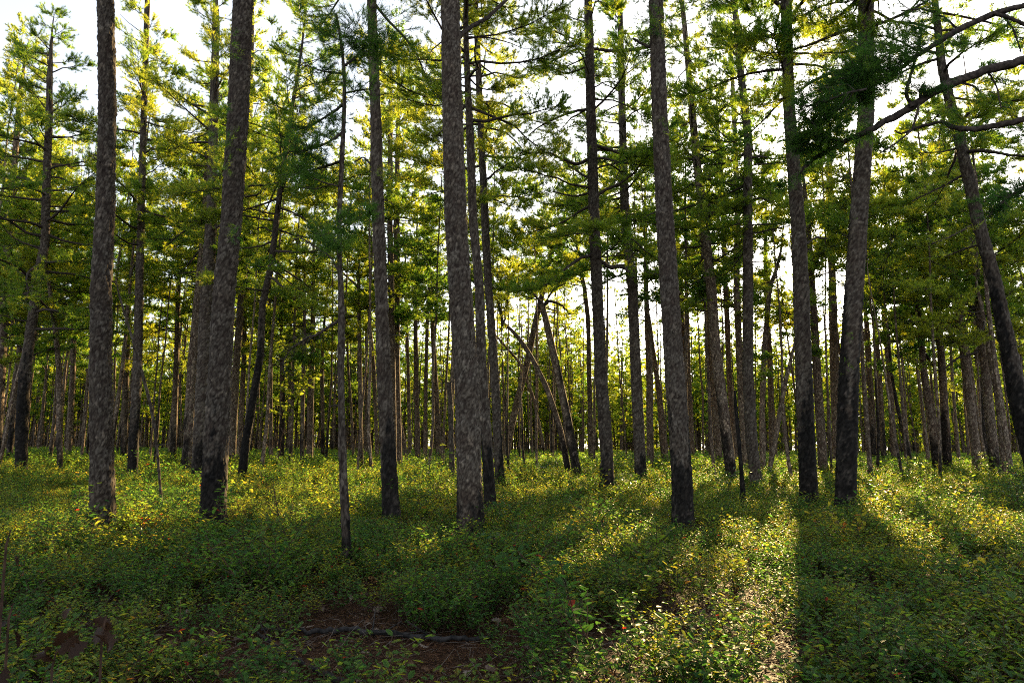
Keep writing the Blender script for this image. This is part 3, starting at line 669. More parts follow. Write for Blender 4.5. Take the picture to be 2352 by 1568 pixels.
pine('snaking brown pine leaning right behind the bent arch, ending in bare limbs',
     [(1162, 1060, 12), (1176, 971, 16), (1195, 893, 15), (1215, 815, 14), (1230, 737, 13), (1250, 659, 12), (1264, 586, 11), (1282, 535, 9), (1307, 474, 7)], H=13, crown=7.5, Lmax=3, per_m=3, dead=6)
traced_tree('bent_sapling', 'thin brown sapling arching left under the bent grey pine', 'tree',
     [(1255, 1080, 6), (1246, 1010, 7), (1225, 912, 7), (1195, 834, 6), (1145, 776, 5), (1125, 760, 3)], char=1040, seed=405, stop=True, dead=4)
pine('thin pine close on the left of the tall hollow-footed grey pine',
     [(1358, 1062, 12), (1353, 854, 11), (1351, 737, 11), (1342, 659, 10), (1330, 612, 9), (1320, 459, 7)], H=14, crown=7.5)
pine('reddish brown pine, first trunk to the right of the straight grey pine without boughs',
     [(1494, 1064, 17), (1490, 854, 14), (1482, 659, 11), (1481, 560, 9)], H=14, crown=7)
pine('reddish pine bent left at mid height, just left of the blue-black pine',
     [(1529, 1064, 14), (1523, 971, 13), (1513, 893, 12), (1501, 815, 11), (1492, 740, 9)], H=12, crown=6.5)
pine('thin pine close on the right side of the massive blue-black pine',
     [(1572, 1062, 13), (1569, 854, 13), (1566, 659, 12), (1562, 612, 11), (1556, 510, 9)], H=15, crown=8)
pine('thin pine midway between the massive blue-black pine and the brown leaning pine',
     [(1591, 1056, 14), (1581, 854, 11), (1578, 700, 9)], H=15, crown=7)
pine('pale pine close on the left side of the brown leaning pine',
     [(1652, 1062, 17), (1646, 971, 15), (1640, 893, 13), (1632, 760, 11)], H=15, crown=7.5)
pine('pale straight pine left of the pale pine beside the brown leaning one',
     [(1634, 1053, 14), (1632, 893, 12), (1626, 740, 10)], H=15, crown=7)
pine('slender grey pine leaning right to touch the back of the pine against the sun',
     [(1764, 1100, 11), (1782, 1002, 13), (1795, 930, 11), (1809, 861, 9), (1821, 815, 7)], H=8, crown=5.5, Lmax=1.2)
pine('forked-looking pine leaning right, just right of the wavy pale grey pine',
     [(1752, 1080, 14), (1751, 932, 13), (1757, 800, 13), (1770, 659, 11), (1787, 612, 8)], H=11.5, crown=8.5, Lmax=1.6)
pine('straight slim brown pine between the wavy pale grey pine and the pine against the sun',
     [(1774, 1064, 14), (1770, 854, 13), (1760, 659, 10), (1759, 561, 9)], H=15, crown=8, per_m=2)
# slim trunks left of the middle
for lab, pts, kw in (
    ('slim dark orange-edged pine, third trunk left of the slender near pine', [(693, 1080, 10), (695, 932, 10), (699, 776, 8), (700, 680, 7)], dict(char=960, H=11)),
    ('pale straight pine, second trunk left of the slender near pine', [(711, 1060, 16), (713, 932, 15), (719, 776, 11), (719, 659, 9)], dict(H=16)),
    ('dark bulging pine right of the leaning burnt pine, second trunk from it', [(646, 1060, 13), (648, 893, 12), (644, 776, 8), (640, 660, 7)], dict(char=880, H=14)),
    ('thin pine, first trunk to the right of the leaning burnt pine', [(623, 1064, 9), (622, 854, 8), (619, 698, 7)], dict(H=13)),
    ('thin pale pine between the dark bulging pine and the slim orange-edged pine', [(668, 1049, 11), (667, 854, 9), (668, 720, 8)], dict(H=15)),
    ('slim dark pine, first trunk to the right of the slender near pine', [(830, 1087, 10), (828, 971, 10), (825, 815, 10), (821, 659, 8)], dict(char=1010, H=12)),
    ('thin pine touching the right edge of the slender near pine low down', [(812, 1056, 7), (806, 930, 6), (800, 854, 6), (797, 780, 5)], dict(H=12)),
    ('pine bending left high up, next to the left edge of the large dark pine', [(867, 1058, 9), (859, 854, 9), (845, 698, 8), (820, 655, 7), (796, 636, 5)], dict(H=10.5, Lmax=1.5)),
    ('short stem leaning left against the reddish pine near the biggest trunk', [(935, 1068, 10), (929, 1020, 9), (921, 985, 8), (917, 930, 6)], dict(H=6, Lmax=.8)),
    ('thin pine right behind the short leaning stem, left of the biggest trunk', [(941, 1056, 8), (937, 854, 8), (930, 659, 6)], dict(H=13)),
    ('pale grey pine halfway between the large dark pine and the biggest trunk', [(960, 1064, 13), (956, 854, 11), (954, 659, 9)], dict(H=16)),
    ('slim pine close on the right of the halfway pale grey pine', [(976, 1060, 10), (978, 854, 8), (981, 737, 8)], dict(H=15)),
    ('brown pine two trunks left of the biggest trunk, leaning slightly left', [(1009, 1049, 14), (999, 854, 12), (993, 737, 10), (988, 659, 8)], dict(H=16)),
    ('thin dark-footed pine halfway between the pale straight pine and the slender near pine', [(742, 1055, 9), (739, 854, 9), (741, 776, 7)], dict(char=950, H=14)),
    ('thin straight pine left of the large dark pine, second from its edge', [(841, 1052, 8), (841, 854, 7), (842, 720, 6)], dict(H=14))):
    kw.setdefault('Lmax', 2.1); pine(lab, pts, crown=min(6.5, kw['H'] * .55), **kw)
traced_tree('broken_snag', 'broken reddish-brown dead trunk close on the left of the biggest trunk', 'dead tree',
     [(1038, 1052, 12), (1036, 971, 12), (1032, 880, 11), (1031, 877, 10)], depth=25, seed=90, stop=True)

# a pine that stands outside the right border: only its limbs reach into view
def rightx(g, Y, rng):
    kw = dict(K=28, NL=.11, NW=.0045)
    Q1 = limb(g, [(2560, 30, 30), (2450, 95, 25), (2352, 138, 22), (2266, 160, 21), (2164, 200, 22), (2088, 250, 19), (2017, 288, 16), (1935, 328, 12), (1858, 372, 9), (1828, 410, 6)], 7.0, 1.0, n=10)
    Q2 = limb(g, [(2560, -40, 22), (2450, -10, 18), (2352, 14, 15), (2282, 31, 15), (2205, 66, 15), (2139, 107, 12), (2078, 150, 10), (1986, 208, 8), (1925, 252, 6), (1865, 300, 5), (1838, 330, 4)], 7.0, .8, n=8)
    Q3 = limb(g, [(2500, 250, 20), (2352, 275, 15), (2292, 288, 15), (2241, 297, 14), (2190, 294, 12), (2164, 278, 8), (2113, 292, 7), (2070, 308, 5), (2055, 300, 4)], 7.4, .6, n=8)
    Q4 = limb(g, [(2520, 330, 16), (2420, 390, 12), (2352, 430, 9), (2305, 462, 7), (2270, 500, 4)], 6.6, .4, n=8)
    Q5 = limb(g, [(2282, 31, 9), (2320, 42, 9), (2362, 60, 9), (2420, 80, 9)], 7.2)
    Q6 = limb(g, [(2095, 246, 10), (2080, 215, 9), (2095, 165, 7), (2110, 110, 6), (2118, 60, 5)], 7.5)
    Q7 = limb(g, [(2125, 225, 9), (2120, 190, 7), (2108, 255, 6), (2095, 300, 5), (2050, 335, 4), (2020, 352, 3)], 7.5)
    bough(g, Q1, rng, dens=9, L=.25, K=16, NL=.09, NW=.0045, s0=.72, tints=(0, .6)); bough(g, Q2, rng, dens=22, L=.35, K=18, NL=.1, NW=.0045, s0=.5, tints=(0, .7))
    bough(g, Q4, rng, dens=40, L=.18, K=14, NL=.08, NW=.0045, s0=.35, tints=(0, .3)); bough(g, Q6, rng, dens=10, L=.25, K=16, NL=.1, NW=.0045, s0=.3, tints=(0, .6))
    for pts_, dn in (([(2040, 165, 6), (1990, 165, 5), (1930, 190, 4), (1880, 200, 3)], 26), ([(1990, 205, 6), (1940, 215, 5), (1880, 240, 4), (1840, 245, 3)], 26), ([(1925, 250, 5), (1880, 262, 4), (1835, 300, 3)], 26),
                     ([(1940, 325, 6), (1900, 318, 5), (1860, 310, 3)], 26), ([(2090, 140, 6), (2060, 110, 5), (2010, 95, 4), (1960, 110, 3)], 22), ([(2200, 68, 6), (2170, 40, 5), (2120, 20, 4), (2070, 25, 3)], 16), ([(2266, 160, 6), (2290, 200, 4), (2300, 250, 3)], 12), ([(2300, 30, 5), (2330, 70, 4), (2345, 120, 3)], 12)):
        Q = limb(g, pts_, 7.5 + rng.normal() * .15); bough(g, Q, rng, dens=dn, L=.32, K=20, NL=.1, NW=.0045, s0=.1, tints=(0, .8))
    for x, y, rx, ry, n in ((1900, 285, 52, 34, 260), (1870, 335, 45, 24, 190), (1985, 170, 60, 38, 300), (2045, 120, 55, 34, 150), (1930, 195, 44, 30, 130), (1850, 240, 34, 26, 110), (2110, 60, 40, 36, 70), (1985, 215, 50, 16, 110),
                            (2130, 205, 55, 12, 80), (2240, 296, 80, 10, 60), (2180, 95, 40, 14, 40), (2310, 450, 44, 14, 90), (2345, 300, 26, 18, 30), (1800, 425, 20, 12, 40)):
        clump(g, x, y, 7.6 + rng.normal() * .2, rx, ry, n, rng, t=(0, .75), **kw)
traced_tree('pine_tree', 'near pine beyond the right border, its thick dark limbs crossing the upper right corner', 'tree',
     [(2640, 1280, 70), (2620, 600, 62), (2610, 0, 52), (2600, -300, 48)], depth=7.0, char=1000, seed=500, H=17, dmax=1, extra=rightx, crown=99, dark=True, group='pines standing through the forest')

# ------------------------------------------------------------------ the many slim pines behind, each a thing of its own
rng = np.random.default_rng(11)
GAPS = [(-400, 'left of the big left pine'), (236, 'between big left pine and fringed pine'), (500, 'between fringed pine and slender near pine'),
        (790, 'between slender near pine and large dark pine'), (890, 'between large dark pine and biggest trunk'), (1080, 'between biggest trunk and hollow-footed pine'),
        (1385, 'between hollow-footed pine and blue-black pine'), (1560, 'between blue-black pine and wavy pale pine'), (1725, 'between wavy pale pine and blackest pine'), (1945, 'right of the blackest pine')]
def gaptext(x):
    t = GAPS[0][1]
    for a, b in GAPS:
        if x > a: t = b
    return t
def skyline(x, Y):
    """tallest crown that still leaves the open gaps of sky the photograph shows"""
    y = -80.0
    for c, s_, yy in ((1205, 60, 540), (1300, 50, 330), (350, 60, 310), (30, 90, 250), (1620, 50, 200), (1800, 60, 250), (2040, 50, 420), (720, 60, 200)):
        y = y + (yy - y) * math.exp(-((x - c) / s_) ** 2)
    return (1028 - y) / 1568 * Y + 1.5
MIDGROUP = 'slim pines in the crowd behind the big trunks'
def own_pine(x, Y, rng, r, H, cb, Lmax, lod, near, per_m, gap):
    X = (x - CX) / FP * Y; zr = float(zg(X, Y)); k = 9; z = np.linspace(zr - .1, zr + H, k)
    lean = rng.normal(size=2) * .02; wob = np.cumsum(rng.normal(size=(k, 2)) * .10, 0) * .7; wob[0] = 0
    P = np.stack([X + lean[0] * (z - zr) + wob[:, 0], Y + lean[1] * (z - zr) + wob[:, 1], z], 1); R = r * (1 - np.linspace(0, 1, k) ** 1.1 * .93)
    base = np.array([X, Y, zr]); ax, ra = axis_fns(P, R); zc = 0 if rng.random() < .35 else rng.random() ** 1.5 * 3
    words = ('near ' if Y < 38 else 'distant ') + ('stout' if r > .085 else 'thin' if r < .065 else 'slim') + (' leaning' if abs(lean[0]) > .025 else '') + ' pine' + (' with a burnt trunk' if zc > 1.4 else ' with a sooty foot' if zc > .5 else '') + ('' if zc > .5 or abs(lean[0]) > .025 else ', tall crown' if H > 18 else ', low crown' if H < 12 else '')
    o = root('pine_tree', base, words + ', ' + gap, 'tree', 'slim pines ' + gap)
    link(bpy.data.objects.new('trunk', trunk_mesh(P, R, zc, base, int(rng.integers(1, 999)), near, zr)), o)
    g = Geo(); deadtwigs(g, ax, ra, zr + H * .25, zr + cb + 1, 5, rng, 0, 1.5)
    crown_geo(g, ax, ra, zr + cb, zr + H - .1, Lmax, rng, per_m, lod, carve=True, full=.93)
    link(bpy.data.objects.new('crown', g.build('crown', [M_LIMB, M_NEEDLE], base)), o)
    PLACED.append((X, Y)); return o
def free(X, Y, dmin):
    return all((X - a) ** 2 + (Y - b) ** 2 > dmin ** 2 for a, b in PLACED)
n_own = 0; tries = 0; N_OWN = 145
while n_own < N_OWN and tries < 6000:
    tries += 1; Y = 26 + 34 * rng.random(); x = -150 + 2650 * rng.random(); X = (x - CX) / FP * Y
    if not free(X, Y, 2.3): continue
    H = min((20 if x < 700 else 18.5) + 6 * rng.random(), skyline(x, Y) * (.85 + .2 * rng.random()))
    if H < 8: H = 7 + rng.random() * 2
    if x > 1650 and x < 2100 and rng.random() < .35: continue
    own_pine(x, Y, rng, .055 + .06 * rng.random() ** 1.5, H, H * (.40 + .16 * rng.random()), 2.0 + 1.2 * rng.random(), 2, 2, 2.9,
             gaptext(x))
    n_own += 1
print('own pines', n_own)

# farther pines: a few built once, then copied with their parts
def proto_pine(seed, H, cb, lod):
    rng = np.random.default_rng(seed); k = 9; z = np.linspace(-.1, H, k); wob = np.cumsum(rng.normal(size=(k, 2)) * .12, 0) * .8; wob[0] = 0
    P = np.stack([wob[:, 0], wob[:, 1], z], 1); R = (.09 + .09 * rng.random()) * (1 - np.linspace(0, 1, k) ** 1.1 * .93)
    ax, ra = axis_fns(P, R)
    tm = trunk_mesh(P, R, rng.random() * 2.5, np.zeros(3), seed, 2, 0)
    g = Geo(); crown_geo(g, ax, ra, cb, H - .1, 1.9 + .8 * rng.random(), rng, 2.9, lod, full=.95)
    return tm, g.build('crown', [M_LIMB, M_NEEDLE])
PROTO = [proto_pine(700 + k, 13 + 6 * (k / 9), (13 + 6 * (k / 9)) * (.3 + .04 * (k % 4)), 3) for k in range(10)]
tries = n_far = 0
while n_far < 78 and tries < 9000:
    tries += 1; Y = 50 + 35 * rng.random(); x = -80 + 2500 * rng.random(); X = (x - CX) / FP * Y
    if not free(X, Y, 2.4): continue
    low = sungap(np.array([[X, Y, 8.0], [X, Y, 11.0], [X, Y, 14.0], [X, Y, 17.0]])).max() > .3
    k = int(rng.integers(10)); tm, cm = PROTO[k]; s_ = (.85 + .3 * rng.random()) * (.5 if low else 1)
    o = root('pine_tree', (X, Y, float(zg(X, Y)) - .05), 'one of the many thin far pines ' + gaptext(x), 'tree', 'distant pines ' + gaptext(x))
    o.rotation_euler = (rng.normal() * .015, rng.normal() * .015, rng.random() * 6.28); o.scale = (s_, s_, s_)
    for nm, m_ in (('trunk', tm), ('crown', cm)): link(bpy.data.objects.new(nm, m_), o)
    PLACED.append((X, Y)); n_far += 1
print('far pines', n_far)

# ------------------------------------------------------------------ scattering with geometry nodes (stuff only)
def scatter(name, P, rotz, scl, idx, sources, tilt=None):
    coll = bpy.data.collections.new(name + '_kinds')
    for k, m_ in enumerate(sources):
        if isinstance(m_, bpy.types.Mesh):
            ob = bpy.data.objects.new('%s_kind_%02d' % (name, k), m_); coll.objects.link(ob)
    n = len(P); me = bpy.data.meshes.new(name); me.vertices.add(n); me.vertices.foreach_set('co', np.asarray(P, np.float32).ravel())
    a = me.attributes.new('rot', 'FLOAT_VECTOR', 'POINT'); r = np.zeros((n, 3), np.float32); r[:, 2] = rotz
    if tilt is not None: r[:, :2] = tilt
    a.data.foreach_set('vector', r.ravel())
    a = me.attributes.new('scl', 'FLOAT', 'POINT'); a.data.foreach_set('value', np.asarray(scl, np.float32))
    a = me.attributes.new('idx', 'INT', 'POINT'); a.data.foreach_set('value', np.asarray(idx, np.int32)); me.update()
    o = link(bpy.data.objects.new(name, me)); o['kind'] = 'stuff'
    ng = bpy.data.node_groups.new(name, 'GeometryNodeTree'); ng.interface.new_socket('Geometry', in_out='INPUT', socket_type='NodeSocketGeometry'); ng.interface.new_socket('Geometry', in_out='OUTPUT', socket_type='NodeSocketGeometry')
    N, L = ng.nodes, ng.links; gi = N.new('NodeGroupInput'); go_ = N.new('NodeGroupOutput')
    ci = N.new('GeometryNodeCollectionInfo'); ci.inputs['Collection'].default_value = coll; ci.inputs['Separate Children'].default_value = True; ci.inputs['Reset Children'].default_value = True
    ip = N.new('GeometryNodeInstanceOnPoints'); ip.inputs['Pick Instance'].default_value = True
    def att(nm, ty):
        x = N.new('GeometryNodeInputNamedAttribute'); x.data_type = ty; x.inputs[0].default_value = nm; return x.outputs['Attribute']
    L.new(gi.outputs[0], ip.inputs['Points']); L.new(ci.outputs[0], ip.inputs['Instance']); L.new(att('idx', 'INT'), ip.inputs['Instance Index'])
    rt = N.new('FunctionNodeEulerToRotation'); L.new(att('rot', 'FLOAT_VECTOR'), rt.inputs[0]); L.new(rt.outputs[0], ip.inputs['Rotation'])
    L.new(att('scl', 'FLOAT'), ip.inputs['Scale']); L.new(ip.outputs[0], go_.inputs[0])
    md = o.modifiers.new('scatter', 'NODES'); md.node_group = ng
    return o

# the forest mass beyond, too many to count
FARP = []
def far_kind(seed):
    tm, cm = PROTO[seed % 10]
    return seed
rngf = np.random.default_rng(5)
n = 3300; Y = 68 + 140 * rngf.random(n); x = -250 + 2850 * rngf.random(n); X = (x - CX) / FP * Y
gp = (sungap(np.stack([X, Y, X * 0 + 8], 1)) + sungap(np.stack([X, Y, X * 0 + 12], 1))) / 2
low = (gp > .3) & (Y < 140)
joined = []
for k in range(8):
    rngk = np.random.default_rng(900 + k); H = 15.5 + 5 * rngk.random() if k < 5 else 5 + 3 * rngk.random(); g = Geo(); z = np.linspace(-.1, H, 7)
    P = np.stack([np.cumsum(rngk.normal(size=7) * .12), np.cumsum(rngk.normal(size=7) * .12), z], 1); P[:, :2] -= P[0, :2]; R = (.09 + .012 * k) * (1 - np.linspace(0, 1, 7) * .93)
    tube(g, P, R, 6, 2, .5); ax, ra = axis_fns(P, R)
    crown_geo(g, ax, ra, 2.4 + 2 * rngk.random() if k < 5 else .6, H, 2.3 if k < 5 else 1.8, rngk, 1.7 if k < 5 else 2.4, 3)
    me_ = g.build('pine_of_the_far_forest', [M_LIMB, M_NEEDLE, M_BARKFAR]); a = me_.attributes.new('char', 'FLOAT', 'POINT'); joined.append(me_)
scatter('distant_forest', np.stack([X, Y, zg(X, Y)], 1), rngf.random(n) * 6.28, .8 + .4 * rngf.random(n), np.where((rngf.random(n) < .4) & (Y > 90) | low, rngf.integers(5, 8, n), rngf.integers(0, 5, n)), joined)

# ------------------------------------------------------------------ huckleberry cover
def leaf_geo(g, P, D, N_, L, W, mat, tint):
    """oval leaves folded a little along the middle: P base, D direction, N_ upward normal"""
    n = len(P); D = norm(D); S = norm(np.cross(D, N_)); U = np.cross(S, D); L = L[:, None]; W = W[:, None]
    c = [(0, 0, 0), (.30, .42, .06), (.68, .40, .07), (1, 0, -.03), (.68, -.40, .07), (.30, -.42, .06), (.5, 0, -.04)]
    V = np.stack([P + D * L * a + S * W * b + U * L * h for a, b, h in c], 1)
    f = np.array([[0, 6, 2, 1], [6, 3, 2, 2], [0, 5, 4, 6], [6, 4, 3, 3]])
    q = np.array([[0, 1, 6], [1, 2, 6], [2, 3, 6], [3, 4, 6], [4, 5, 6], [5, 0, 6]])
    g.add(V.reshape(-1, 3), ((np.arange(n) * 7)[:, None, None] + q[None]).reshape(-1, 3), mat, np.repeat(tint, 7), smooth=True)
def plant(seed, n_stems, hmax, leaf=.045, dens=34):
    rng = np.random.default_rng(seed); g = Geo(); hue = .04 + .042 * (seed % 14 if seed < 1100 else 7)
    for s in range(n_stems):
        az = rng.random() * 6.28; h = hmax * (.55 + .45 * rng.random()); lean = .25 + .35 * rng.random(); o = np.array([math.cos(az), math.sin(az), 0]) * .05 * rng.random()
        P = [o]; d = np.array([math.cos(az) * lean, math.sin(az) * lean, 1.0])
        for k in range(5): d = norm(d + rng.normal(size=3) * .14); P.append(P[-1] + d * h / 5)
        P = np.array(P); tube(g, P, np.linspace(.0035, .0015, 6), 3, 0, .5)
        tw = [P[2:]]
        for b in range(int(rng.integers(3, 6))):
            i = int(rng.integers(1, 5)); a = rng.random() * 6.28; e = norm(np.array([math.cos(a), math.sin(a), .45 + .5 * rng.random()])); l = h * (.25 + .25 * rng.random())
            Q = np.array([P[i], P[i] + e * l * .5, P[i] + e * l + np.array([0, 0, .02])]); tube(g, Q, [.0022, .0018, .001], 3, 0, .5); tw.append(Q)
        for Q in tw:
            ln = np.linalg.norm(np.diff(Q, axis=0), axis=1).sum(); m = max(3, int(ln * dens)); u = np.linspace(.1, 1, m) * (len(Q) - 1); i0 = np.minimum(u.astype(int), len(Q) - 2); fr = (u - i0)[:, None]
            B = Q[i0] * (1 - fr) + Q[i0 + 1] * fr; a = np.arange(m) * 2.4 + rng.random() * 6
            D = np.stack([np.cos(a), np.sin(a), .25 + .35 * rng.normal(size=m)], 1); Nn = norm(np.array([0, 0, 1.0]) + rng.normal(size=(m, 3)) * .22)
            l = leaf * (.6 + .6 * rng.random(m)); t = hue + rng.normal(size=m) * .16
            t = np.where(rng.random(m) < .0025, 1.3, np.clip(t, 0, .86)); leaf_geo(g, B, D, Nn, l, l * .55, 1, t)
    return g.build('huckleberry_plant', [M_STEM, M_LEAF])
KINDS = [plant(1000 + k, 4 + k % 3, .30 + .04 * (k % 5), leaf=.044, dens=40) for k in range(14)]
KINDS_FAR = [plant(1100 + k, 5, .42, leaf=.075, dens=18) for k in range(8)]
def redden(m_, amount):
    a = m_.attributes['tint']; v = np.zeros(len(m_.vertices), np.float32); a.data.foreach_get('value', v); v += amount; a.data.foreach_set('value', v)
RED = [plant(1200 + k, 3, .28, dens=26) for k in range(2)]
for m_ in RED: redden(m_, .55)
rg = np.random.default_rng(21)
def openness(X, Y):
    """bare litter shows in places near the camera"""
    P = np.stack([X * .55, Y * .55, X * 0], 1); v = vnoise(P, 3); P2 = P * 2.7; v2 = vnoise(P2, 4)
    near = np.exp(-((X + .9) / 2.0) ** 2 - ((Y - 4.4) / 1.4) ** 2)
    return np.clip((.2 + .5 * (v2 > .52)) * near + .55 * (1 - sm(5, 10, Y)) * (v > .56) + .3 * (v2 > .62), 0, .97)
def ring(y0, y1, dens, spread=1.15):
    """random points of the view wedge between two distances"""
    area = .75 * 2 * .5 * (y1 ** 2 - y0 ** 2) * spread; n = int(area * dens)
    Y = np.sqrt(rg.random(n) * (y1 ** 2 - y0 ** 2) + y0 ** 2); X = (rg.random(n) * 2 - 1) * .75 * spread * Y + (rg.random(n) * 2 - 1) * .5
    return X, Y
XS, YS, SS = [], [], []
for y0, y1, dn, s_ in ((2.2, 6, 34, 1.0), (6, 12, 26, 1.0), (12, 22, 17, 1.1), (22, 34, 9, 1.3)):
    X, Y = ring(y0, y1, dn); k = rg.random(len(X)) > openness(X, Y); XS.append(X[k]); YS.append(Y[k]); SS.append(s_ * (.65 + .55 * rg.random(k.sum())))
X = np.concatenate(XS); Y = np.concatenate(YS); S = np.concatenate(SS)
hv = vnoise(np.stack([X * .35, Y * .35, X * 0], 1), 8); hv2 = vnoise(np.stack([X * 1.1, Y * 1.1, X * 0], 1), 18); S = np.minimum(S * (.45 + .55 * hv + .7 * hv2), 1.3 + .6 * (Y > 22))
idx = np.clip((14 * (.55 * vnoise(np.stack([X * .6, Y * .6, X * 0 + 3], 1), 28) + .45 * rg.random(len(X)) + .12 * (hv2 - .5))).astype(int), 0, 13); r_ = vnoise(np.stack([X * .5, Y * .5, X * 0 + 5], 1), 9); idx = np.where((r_ > .74) & (rg.random(len(X)) < .04) | (rg.random(len(X)) < .001), 14 + rg.integers(0, 2, len(X)), idx)
tall = rg.random(len(X)) < .035; S = np.where(tall & (Y > 4.5), S * 1.55 + .25, S)
scatter('huckleberry_ground_cover', np.stack([X, Y, zg(X, Y)], 1), rg.random(len(X)) * 6.28, S, idx, KINDS + RED, rg.normal(size=(len(X), 2)) * .08)
print('plants', len(X))
X, Y = ring(34, 110, 2.6, 1.1); scatter('distant_undergrowth', np.stack([X, Y, zg(X, Y)], 1), rg.random(len(X)) * 6.28, 1.5 + .7 * rg.random(len(X)), rg.integers(0, 8, len(X)), KINDS_FAR)
print('far plants', len(X))

# fallen needles on the bare floor
n = 90000; Yn = 2.4 + 6 * rg.random(n) ** 1.3; Xn = (rg.random(n) * 2 - 1) * (.8 * Yn + .3)
P = np.stack([Xn, Yn, zg(Xn, Yn) + .006 + .02 * rg.random(n)], 1); a = rg.random(n) * 6.28; D = np.stack([np.cos(a), np.sin(a), rg.normal(size=n) * .12], 1); S_ = np.cross(D, [0, 0, 1.0]); L_ = (.05 + .06 * rg.random((n, 1)))
V = np.stack([P - S_ * .003, P + S_ * .003, P + D * L_], 1).reshape(-1, 3); g = Geo(); g.add(V, np.arange(n * 3).reshape(-1, 3), 0, np.repeat(rg.random(n), 3), smooth=False)
o = link(bpy.data.objects.new('fallen_needles', g.build('fallen_needles', [M_DRYNEEDLE]))); o['kind'] = 'stuff'
# fallen oak leaves
def lobed_leaf(g, p, D, N_, L, mat, tint, curl=.25):
    D = norm(D[None])[0]; S = norm(np.cross(D, N_)[None])[0]; U = np.cross(S, D)
    out = [(0, .02), (.12, .10), (.22, .30), (.30, .14), (.42, .38), (.52, .16), (.66, .36), (.76, .16), (.88, .20), (1, 0)]
    V = []
    for a, b in out:
        for sgn in (-1, 0, 1):
            V.append(p + D * L * a * (1 - .1 * curl * a) + S * L * b * sgn + U * L * (curl * (abs(sgn) * b * .8) + curl * math.sin(a * 3) * .35))
    F = []
    for k in range(len(out) - 1):
        for c in (0, 1): F.append([k * 3 + c, k * 3 + c + 1, (k + 1) * 3 + c + 1, (k + 1) * 3 + c])
    g.add(np.array(V), np.array(F), mat, tint, smooth=True)
g = Geo()
for k in range(1500):
    y = 2.6 + 7 * rg.random() ** 1.2; x = (rg.random() * 2 - 1) * (.75 * y) - .3; a = rg.random() * 6.28
    lobed_leaf(g, np.array([x, y, float(zg(x, y)) + .015 + .02 * rg.random()]), np.array([math.cos(a), math.sin(a), rg.normal() * .2]), norm((np.array([0, 0, 1.0]) + rg.normal(size=3) * .25)[None])[0], .06 + .05 * rg.random(), 0, rg.random() ** .7, rg.normal() * .5)
o = None
g2 = Geo(); n = 4200; y = 2.4 + 14 * rg.random(n) ** 1.2; x = (rg.random(n) * 2 - 1) * (.8 * y + .3); A = np.stack([x, y, zg(x, y) + .01], 1); a = rg.random(n) * 6.28
D = norm(np.stack([np.cos(a), np.sin(a), np.where(rg.random(n) < .5, .05, .9) * rg.random(n)], 1)); l = .08 + .3 * rg.random(n); M_ = A + D * l[:, None] * .5 + rg.normal(size=(n, 3)) * .012; E = A + D * l[:, None]; M_[:, 2] = np.maximum(M_[:, 2], A[:, 2]); E[:, 2] = np.maximum(E[:, 2], A[:, 2])
sticks(g2, A, M_, .0028, .0022, 0); sticks(g2, M_, E, .0022, .0012, 0)
o = link(bpy.data.objects.new('fallen_twigs', g2.build('fallen_twigs', [M_DEADWOOD]))); o['kind'] = 'stuff'
o = link(bpy.data.objects.new('fallen_oak_leaves', g.build('fallen_oak_leaves', [M_DRY]))); o['kind'] = 'stuff'

# ------------------------------------------------------------------ fallen wood
def ground_at(x, y, dz=0.0):
    d = ray(x, y); Y = 10.0
    for _ in range(40):
        z = float(zg(d[0] / d[1] * Y, Y)) + dz; Y = .5 * Y + .5 * (z - EYE) / (d[2] / d[1])
    return np.array([d[0] / d[1] * Y, Y, z])
def fallen(label, pts, seed):
    rng = np.random.default_rng(seed); P = [ground_at(x, y, .04) for x, y, r in pts]; R = [r for *_, r in pts]; P = np.array(P); t = np.arange(len(P)); tt = np.linspace(0, len(P) - 1, len(P) * 7)
    Q = np.stack([np.interp(tt, t, P[:, k]) for k in range(3)], 1) + rng.normal(size=(len(tt), 3)) * .008; g = Geo(); tube(g, Q, np.interp(tt, t, R), 9, 0, .5, .4)
    for k in range(6):
        i = int(rng.integers(4, len(Q) - 3)); e = norm(np.array([rng.normal(), rng.normal(), .4])); tube(g, [Q[i], Q[i] + e * .12, Q[i] + e * .25], [.008, .006, .003], 4, 0)
    b = P[0]; me = g.build('charred_branch', [M_CHAR], b); o = link(bpy.data.objects.new('charred_branch', me)); o.location = b; o['label'] = label; o['category'] = 'fallen branch'; o['group'] = 'charred branches on the forest floor'
fallen('charred fallen branch slanting down to the bottom edge over bare brown litter', [(590, 1452, .008), (640, 1488, .012), (680, 1512, .014), (720, 1532, .016), (780, 1562, .02), (830, 1590, .02)], 1)
fallen('long black log lying level across the bare brown litter behind the slanting branch', [(600, 1445, .012), (700, 1450, .018), (800, 1446, .02), (900, 1454, .022), (1020, 1466, .02), (1130, 1462, .014)], 2)

